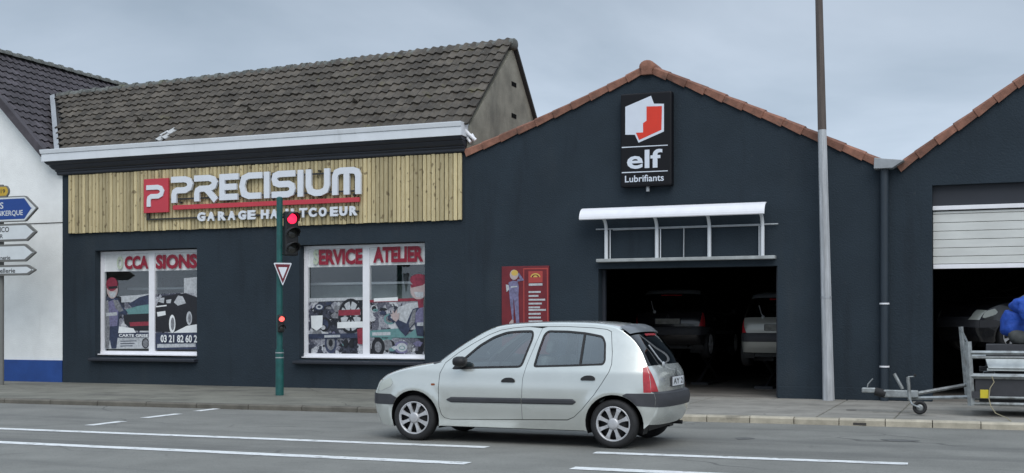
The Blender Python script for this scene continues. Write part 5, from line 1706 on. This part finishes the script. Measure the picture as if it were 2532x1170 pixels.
    # ---- wheels
    for (cx, r_) in ((.745, .279), (3.280, .281)):
        for sg in (-1, 1):
            T_ = Matrix.Translation((cx, sg * .70, r_)) @ (Matrix.Identity(4) if sg < 0 else Matrix.Rotation(math.pi, 4, 'Z'))
            mb = MB()
            mb.lathe([(r_ * .69, -.070), (r_ * .74, -.078), (r_ * .86, -.082), (r_ * .955, -.070), (r_ * .995, -.045), (r_, 0), (r_ * .995, .045), (r_ * .95, .075), (r_ * .7, .08), (r_ * .66, .0)], 40, T_, close=True)
            wh = mb.build('wheel', 'rubber', root, local=True)
            mb = MB()
            mb.lathe([(0, -.03), (r_ * .64, -.03), (r_ * .66, .06)], 32, T_); mb.build('hub_well', 'car_seal', wh)
            mb = MB()
            mb.lathe([(r_ * .725, -.066), (r_ * .72, -.080), (r_ * .665, -.076), (r_ * .64, -.05)], 40, T_)
            ro = mb
            for k in range(8):
                a = 2 * math.pi * k / 8 + .39
                def sp_(rad, half, y):
                    ca, sa = math.cos(a), math.sin(a)
                    return [T_ @ Vector((rad * ca - half * sa * sg_, y, rad * sa + half * ca * sg_)) for sg_ in (-1, 1)]
                rows_ = [sp_(r_ * .14, .020, -.072), sp_(r_ * .38, .017, -.074), sp_(r_ * .55, .022, -.078), sp_(r_ * .69, .036, -.074)]
                V = [q2 for rr in rows_ for q2 in rr]
                V2 = [q2 - (T_.to_3x3() @ Vector((0, -.028, 0))) for q2 in V]
                n8 = len(V)
                mb.add(V + V2, [(0, 1, 3, 2), (2, 3, 5, 4), (4, 5, 7, 6)] + [(i, i + 2, n8 + i + 2, n8 + i) for i in (0, 2, 4, 1, 3, 5)], 0, False)
            mb.lathe([(0, -.083), (r_ * .17, -.083), (r_ * .24, -.076), (r_ * .25, -.05)], 20, T_)
            mb.build('rim', 'alloy', wh)
    # ---- arch liners, floor, cabin
    for (cx, cz) in (AF, AR_):
        for sg in (-1, 1):
            mb = MB()
            A = [(cx + RA * 1.0 * math.cos(R(a)), sg * .50, cz + RA * math.sin(R(a))) for a in range(-20, 201, 11)]
            B = [(p[0], sg * (hw(p[0], max(p[2], .2)) - .012), p[2]) for p in A]
            n = len(A)
            mb.add(A + B + A, [(i, i + 1, n + i + 1, n + i) for i in range(n - 1)] + [tuple(range(n))])
            mb.build('arch_liner', 'car_seal', root, local=True, flip=False)
    mb = MB(); mb.box(.42, 3.62, -.49, .49, .19, .30); mb.box(1.12, 2.92, -.73, .73, .185, .26)
    mb.box(.3, 1.05, -.55, .55, .26, .62); mb.box(3.0, 3.62, -.5, .5, .26, .60)
    mb.build('floor_pan', 'car_seal', root, local=True)
    mb = MB(); mb.box(1.08, 1.50, -.64, .64, .60, .93); mb.build('dashboard', 'car_cabin', root, local=True, bevel=.05)
    mb = MB(); mb.box(3.10, 3.60, -.55, .55, .80, .88); mb.build('parcel_shelf', 'car_cabin', root, local=True)
    if full:
        for sg in (-1, 1):
            mb = MB(); mb.box(1.75, 2.20, sg * .35 - .23, sg * .35 + .23, .35, .52); mb.build('seat_cushion', 'car_seat', root, local=True, bevel=.05)
            Tb = Matrix.Translation((2.20, sg * .35, .50)) @ Matrix.Rotation(R(16), 4, 'Y')
            mb = MB(); mb.box(-.06, .06, -.22, .22, 0, .56, T=Tb); sb_ = mb.build('seat_back', 'car_seat', root, local=True, bevel=.05)
            mb = MB(); mb.box(-.04, .04, -.12, .12, .60, .76, T=Tb); mb.build('head_rest', 'car_seat', sb_, bevel=.03)
        Tb = Matrix.Translation((3.02, 0, .50)) @ Matrix.Rotation(R(14), 4, 'Y')
        mb = MB(); mb.box(-.06, .06, -.58, .58, 0, .52, T=Tb); mb.build('rear_bench', 'car_seat', root, local=True, bevel=.05)
        Tw = Matrix.Translation((1.62, -.35, .90)) @ Matrix.Rotation(R(90 - 24), 4, 'Z').inverted() @ Matrix.Identity(4)
        mb = MB(); ring = [Vector((1.62 + .06 * math.sin(t), -.35 + .18 * math.cos(t), .88 + .175 * math.sin(t))) for t in [2 * math.pi * k / 24 for k in range(25)]]
        mb.tube(ring, .016, 8, cap=False); mb.tube([(1.45, -.35, .82), (1.62, -.35, .88)], .03, 8); mb.build('steering_wheel', 'car_seal', root, local=True)
        mb = MB(); mb.box(1.60, 1.66, -.02, .20, 1.26, 1.32); mb.build('rear_view_mirror', 'car_seal', root, local=True, bevel=.015)
    return root

CAR_X, CAR_Y = -7.40, 14.05
car('hatchback_car', 'silver five-door hatchback stopped in the road in front of the garage', (CAR_X, CAR_Y, 0.0), 0.0, 'car_silver')

# cars inside the dark halls, each on a low lift
def lift(cx, cy, h, rz, label):
    t = thing('car_lift', label, 'car lift', (cx, cy, 0.128), rz)
    mb = MB()
    for sg in (-1, 1): mb.box(-1.0, 1.0, sg * .45 - .2, sg * .45 + .2, h - .10, h)
    mb.build('platform', 'car_trim', t, local=True)
    mb = MB()
    for sg in (-1, 1):
        mb.box(-1.0, 1.0, sg * .45 - .18, sg * .45 + .18, 0, .05)
    mb.build('base', 'car_trim', t, local=True)
    for sg in (-1, 1):
        mb = MB()
        mb.tube([(-.9, sg * .45, .04), (.9, sg * .45, h - .09)], .035, 8); mb.tube([(.9, sg * .40, .04), (-.9, sg * .40, h - .09)], .035, 8)
        mb.build('scissor_arm', 'car_trim', t, local=True)
# local car x runs front->rear; turn it so that the rear looks out of the door (-Y)
def hall_car(name, label, px, Yrear, h, paint, lab2, turn=-90, lamp='lamp_clear', glassm='car_glass_dark', xoff=0):
    c = at(px, 800, Yrear)
    rz = R(turn)
    rear = Vector((math.cos(rz), math.sin(rz), 0)) * 3.86
    loc = Vector((c.x + xoff, Yrear, .128 + h - .19)) - rear
    o = car(name, label, loc, rz, paint, glassm, True, None, lamp, '', 'plate_dim')
    mid = loc + rear * .5
    lift(mid.x, mid.y, h, rz, lab2)
hall_car('parked_car', 'black car on a lift in the dark of the middle workshop', 1650, 24.4, .78, 'car_black', 'low scissor lift under the black car in the workshop')
hall_car('parked_car', 'pale grey car on a lift just inside the right of the middle workshop door', 1940, 23.3, .66, 'car_grey', 'low scissor lift under the pale grey car', xoff=-.12)
cc = at(2440, 780, 22.9)
rz = R(35)
hv = Vector((cc.x - .62, 22.95, .128 + .80))
car('parked_car', 'black car with pale headlight on a lift inside the right-hand workshop', hv, rz, 'car_black', 'car_glass_dark', True, None, 'lamp_clear', '', 'plate_dim')
mid = hv + Vector((math.cos(rz), math.sin(rz), 0)) * 2.0
lift(mid.x, mid.y, .78 + .19, rz, 'low scissor lift under the black car in the right-hand workshop')

# ================================================================== TRAILER
tr = thing('trailer', 'galvanised open trailer with drawbar and small jockey wheel on the pavement', 'trailer', (-0.45, 18.45, 0.11))
YN, YF = 18.45, 19.65
def ty(px, py, Y): return at(px, py, Y)
def bar(mb, a, b, r=.022): mb.tube([a, b], r, 6, smooth=False)
near_b, near_t = ty(2402, 1003, YN), ty(2393, 845, YN)
far_b, far_t = ty(2392, 985, YF), ty(2376, 808, YF)
def sq(mb, a, b, s=.03):
    mb.tube([a, b], s * 1.3, 4, smooth=False)
mb = MB(); sq(mb, near_b, near_t, .038); mb.build('corner_post', 'galvanised', tr)
mb = MB(); sq(mb, far_b, far_t, .026); mb.build('corner_post', 'galvanised', tr)
for k in (.97, .70, .45, .22):
    mb = MB(); sq(mb, near_b.lerp(near_t, k), far_b.lerp(far_t, k), .012); mb.build('front_rail', 'galvanised', tr)
xe = 2.6
for (py, s_) in ((872, .022), (884, .014), (930, .030), (998, .020), (982, .014)):
    a = ty(2400, py + (0 if py < 900 else 0), YN)
    mb = MB(); sq(mb, a, Vector((xe, YN + .02, a.z)), s_); mb.build('side_rail', 'galvanised', tr)
for (py) in (880, 985):
    a = ty(2392, py, YF); mb = MB(); sq(mb, a, Vector((xe, YF, a.z)), .022); mb.build('side_rail', 'galvanised', tr)
z_lo, z_hi = ty(2402, 980, YN).z, ty(2402, 942, YN).z
mb = MB(); mb.box(near_b.x + .05, xe, YN + .03, YN + .045, z_lo, z_hi + .05); mb.build('side_board', 'car_trim', tr)
mb = MB(); mb.box(near_b.x + .02, xe, YN + .03, YF - .03, z_lo - .03, z_lo + .0); mb.build('bed', 'galvanised', tr)
mb = MB()
p_c = ty(2245, 982, 18.9)
bar(mb, p_c + Vector((0, 0, .03)), far_b + Vector((.05, -.1, .22)), .030); bar(mb, p_c + Vector((0, 0, -.02)), near_b + Vector((.1, .15, .12)), .030)
mb.build('drawbar', 'galvanised', tr)
Yd = 18.85
cpl = MB()
a, b = ty(2185, 972, Yd), ty(2262, 972, Yd)
cpl.box(a.x, b.x + .05, Yd - .05, Yd + .05, a.z - .06, a.z + .05)
cpl.build('coupling_body', 'galvanised', tr, bevel=.015)
mb = MB(); a2, b2 = ty(2131, 964, Yd), ty(2165, 966, Yd); mb.box(a2.x, b2.x, Yd - .045, Yd + .045, a2.z - .04, a2.z + .035); mb.build('coupling_head', 'galvanised', tr, bevel=.015)
mb = MB(); mb.tube([b2 + Vector((-.005, 0, -.01)), a + Vector((.03, 0, -.015))], .062, 12); mb.build('bellows', 'rubber', tr)
mb = MB(); mb.tube([a2 + Vector((.08, 0, .04)), a2 + Vector((.09, 0, .09)), a2 + Vector((.16, 0, .17))], .010, 6); mb.build('coupling_lever', 'galvanised', tr)
mb = MB(); mb.tube([ty(2232, 962, Yd), ty(2211, 924, Yd)], .028, 6); mb.build('brake_lever', 'galvanised', tr)
mb = MB(); mb.tube([ty(2250, 990, Yd - .05), ty(2245, 932, Yd - .05)], .026, 10); mb.tube([ty(2245, 932, Yd - .05), ty(2262, 931, Yd - .05)], .010, 6)
mb.build('jockey_stem', 'galvanised', tr)
mb = MB(); mb.tube([ty(2260, 930, Yd - .05), ty(2264, 926, Yd - .05)], .018, 8); mb.build('crank_grip', 'rubber', tr)
jw = Vector((ty(2274, 1008, 18.40).x, 18.45, .118 + .098))
mb = MB(); mb.lathe([(.055, -.03), (.088, -.034), (.099, -.018), (.099, .018), (.088, .034), (.055, .03)], 24, Matrix.Translation(jw), close=True)
jo = mb.build('jockey_wheel', 'rubber', tr)
mb = MB(); mb.lathe([(0, -.026), (.03, -.03), (.058, -.018), (.058, .018), (0, .026)], 20, Matrix.Translation(jw)); mb.build('wheel_disc', 'galvanised', jo)
mb = MB(); a3 = ty(2210, 1005, 18.42)
mb.tube([jw + Vector((0, -.045, 0)), jw + Vector((-.10, -.045, .045)), ty(2248, 985, Yd - .05)], .014, 6); mb.build('wheel_fork', 'galvanised', tr)
# load and fittings
yb = ty(2434, 974, YN)
mb = MB(); mb.box(yb.x - .055, yb.x + .055, YN - .05, YN - .035, yb.z - .06, yb.z + .06); mb.build('reflector', 'yellow', tr, bevel=.004)
mb = MB(); mb.box(yb.x - .16, yb.x - .058, YN - .045, YN - .03, yb.z - .055, yb.z + .035); mb.build('reflector_plate', 'car_trim', tr)
mb = MB(); mb.tube([ty(2452, 930, YN - .03), ty(2458, 945, YN - .04), ty(2448, 960, YN - .06), ty(2445, 985, YN - .08), ty(2450, 1005, YN - .1), ty(2462, 1022, YN - .3), ty(2490, 1034, YN - .5), ty(2500, 1042, YN - .65)], .007, 6); mb.build('cable', 'cable', tr)
for sg, yw in ((1, YN + .10), (-1, YF - .10)):
    mb = MB(); mb.lathe([(.13, -.07), (.22, -.08), (.27, -.05), (.275, 0), (.27, .05), (.22, .08), (.13, .07)], 28, Matrix.Translation((1.15, yw, .112 + .275)), close=True)
    wt = mb.build('wheel', 'rubber', tr)
    mb = MB(); mb.lathe([(0, -.05), (.05, -.06), (.14, -.04), (.14, .04), (0, .05)], 20, Matrix.Translation((1.15, yw, .387))); mb.build('rim', 'galvanised', wt)
mb = MB(); mb.tube([(1.15, YN + .1, .387), (1.15, YF - .1, .387)], .03, 8); mb.build('axle', 'car_trim', tr)
mb = MB(); mb.box(near_b.x + .1, xe - .1, YN + .3, YF - .3, z_lo - .13, z_lo - .03); mb.build('chassis', 'car_trim', tr)
# white panel resting in the trailer
zc = ty(2440, 905, YN).z
cg = MB(); L0 = ty(2435, 878, YN + .1).x
cg.box(L0 + .03, 1.9, YN + .07, YF - .15, zc - .07, zc - .035)
ctop = [(L0 + .05, YN + .05, zc - .03), (2.0, YN + .05, zc - .03), (2.0, YN + .28, zc + .13), (L0 - .0, YN + .28, zc + .13)]
cg.add(ctop + [(x, y + .02, z - .02) for x, y, z in ctop], [(0, 1, 2, 3), (7, 6, 5, 4), (0, 4, 5, 1), (1, 5, 6, 2), (2, 6, 7, 3), (3, 7, 4, 0)])
cgo = cg.build('sheet_panel', 'cargo_white'); tag(cgo, 'tilted pale white sheet panel lying on the trailer rails', 'panel')
cr_ = MB(); cr_.box(-.22, .75, YN + .42, YF - .22, z_lo + .003, 1.13)
for zz in (.55, .78): cr_.box(-.225, .755, YN + .415, YF - .215, zz, zz + .035)
tag(cr_.build('crate', 'car_trim', bevel=.01), 'dark crate in the trailer that the person in blue sits on', 'crate')

# ================================================================== PERSON (blue jacket, sitting on the load, leaning to the right)
pe = thing('person', 'person in blue jacket and grey trousers sitting bent over behind the trailer rail', 'person', (.30, 19.05, z_lo))
def skinned(name, verts, edges, radii, m, parent, root_i=0, sub=2):
    me = bpy.data.meshes.new(name)
    me.from_pydata([Vector(v) for v in verts], edges, [])
    me.materials.append(M(m))
    o = bpy.data.objects.new(name, me); COL.objects.link(o); o.parent = parent
    md = o.modifiers.new('skin', 'SKIN'); md.use_smooth_shade = True
    for i, r in enumerate(radii):
        sv = me.skin_vertices[0].data[i]
        sv.radius = (r, r) if not isinstance(r, tuple) else r
        sv.use_root = (i == root_i)
    ms = o.modifiers.new('sub', 'SUBSURF'); ms.levels = ms.render_levels = sub
    return o
zs0 = 1.12 - z_lo          # seat height above the trailer bed
hip = (-.16, 0, zs0 + .13)
V = [hip, (-.17, 0, zs0 + .30), (-.10, 0, zs0 + .48), (.00, 0, zs0 + .62), (.07, 0, zs0 + .70), (.13, 0, zs0 + .76),
     (-.03, -.19, zs0 + .57), (.06, -.27, zs0 + .36), (.27, -.22, zs0 + .26),
     (-.03, .19, zs0 + .57), (.08, .27, zs0 + .36), (.29, .20, zs0 + .28),
     (-.12, -.11, zs0 + .10), (.30, -.15, zs0 + .09), (.36, -.15, .13), (.50, -.15, .06),
     (-.12, .11, zs0 + .10), (.30, .15, zs0 + .09), (.36, .15, .13), (.50, .15, .06)]
E2 = [(0, 1), (1, 2), (2, 3), (3, 4), (4, 5), (3, 6), (6, 7), (7, 8), (3, 9), (9, 10), (10, 11), (0, 12), (12, 13), (13, 14), (14, 15), (0, 16), (16, 17), (17, 18), (18, 19)]
rad = [.14, .13, .14, .12, .065, .058, .060, .045, .032, .060, .045, .032, .105, .078, .052, .042, .105, .078, .052, .042]
body = skinned('body', V, E2, rad, 'trousers_grey', pe)
JV = [(-.16, 0, zs0 + .10), (-.175, 0, zs0 + .28), (-.11, 0, zs0 + .47), (.0, 0, zs0 + .62), (.06, 0, zs0 + .68),
      (-.03, -.19, zs0 + .57), (.06, -.275, zs0 + .36), (.24, -.225, zs0 + .27), (-.03, .19, zs0 + .57), (.08, .275, zs0 + .36), (.26, .21, zs0 + .29)]
jk = skinned('jacket', JV, [(0, 1), (1, 2), (2, 3), (3, 4), (3, 5), (5, 6), (6, 7), (3, 8), (8, 9), (9, 10)],
        [.185, .185, .20, .175, .09, .108, .080, .058, .108, .080, .058], 'jacket_blue', pe)
tx = bpy.data.textures.new('folds', 'CLOUDS'); tx.noise_scale = 0.10; tx.noise_depth = 2
dm = jk.modifiers.new('folds', 'DISPLACE'); dm.texture = tx; dm.strength = 0.055; dm.mid_level = 0.5
jk.modifiers['sub'].levels = jk.modifiers['sub'].render_levels = 3
skinned('head', [(.10, 0, zs0 + .74), (.15, 0, zs0 + .82), (.175, 0, zs0 + .89), (.18, 0, zs0 + .96), (.26, 0, zs0 + .88)], [(0, 1), (1, 2), (2, 3), (2, 4)], [.055, .075, .095, .075, .012], 'skin', pe)
skinned('hair', [(.13, 0, zs0 + .90), (.155, 0, zs0 + .985), (.20, 0, zs0 + 1.0)], [(0, 1), (1, 2)], [.095, .085, .07], 'hair', pe)
for sg, hx, hz in ((-1, .28, .255), (1, .30, .275)):
    y0 = sg * .21
    hv_ = [(hx, y0, zs0 + hz), (hx + .08, y0 * .95, zs0 + hz - .02)]
    he, hr = [(0, 1)], [.030, .036]
    for k in range(4):
        n0 = len(hv_)
        yy = y0 * .95 + (-.03 + .02 * k)
        ln = (.07, .08, .075, .06)[k]
        hv_ += [(hx + .12, yy, zs0 + hz - .03), (hx + .12 + ln * .5, yy, zs0 + hz - .055), (hx + .12 + ln * .7, yy, zs0 + hz - .10)]
        he += [(1, n0), (n0, n0 + 1), (n0 + 1, n0 + 2)]; hr += [.011, .009, .008]
    n0 = len(hv_)
    hv_ += [(hx + .07, y0 * .95 - sg * .045, zs0 + hz - .02), (hx + .12, y0 * .95 - sg * .06, zs0 + hz - .05)]
    he += [(0, n0), (n0, n0 + 1)]; hr += [.013, .010]
    skinned('hand', hv_, he, hr, 'skin', pe, 0, 1)

# small clutter in the front of the trailer
c0 = ty(2415, 915, YN + .25)
tb = MB(); tb.box(-.33, -.02, YN + .12, YN + .34, z_lo + .003, z_lo + .24); tb.box(-.335, -.015, YN + .115, YN + .345, z_lo + .245, z_lo + .30)
tb.tube([(-.25, YN + .23, z_lo + .30), (-.25, YN + .23, z_lo + .345), (-.10, YN + .23, z_lo + .345), (-.10, YN + .23, z_lo + .30)], .010, 6)
tag(tb.build('toolbox', 'galvanised', bevel=.008), 'grey metal toolbox in the front corner of the trailer', 'toolbox')
pk = MB(); pk.box(-.30, .30, YF - .20, YF - .09, z_lo + .003, z_lo + .10); pk.box(-.26, .34, YF - .19, YF - .10, z_lo + .103, z_lo + .19)
tag(pk.build('timber', 'slat_wood', bevel=.006), 'two offcuts of timber along the far side of the trailer bed', 'timber')
cl = MB(); ctr = Vector((-.20, YN + .28, z_lo + .345))
coil = [ctr + Vector((.10 * math.cos(t) * (1 + .06 * math.sin(5 * t)), .09 * math.sin(t), .012 * t / 3.1 + .01 * math.sin(3 * t))) for t in [k * .35 for k in range(60)]]
cl.tube(coil, .010, 6)
tag(cl.build('rope', 'rubber'), 'dark coil of rope on the toolbox in the trailer', 'rope')
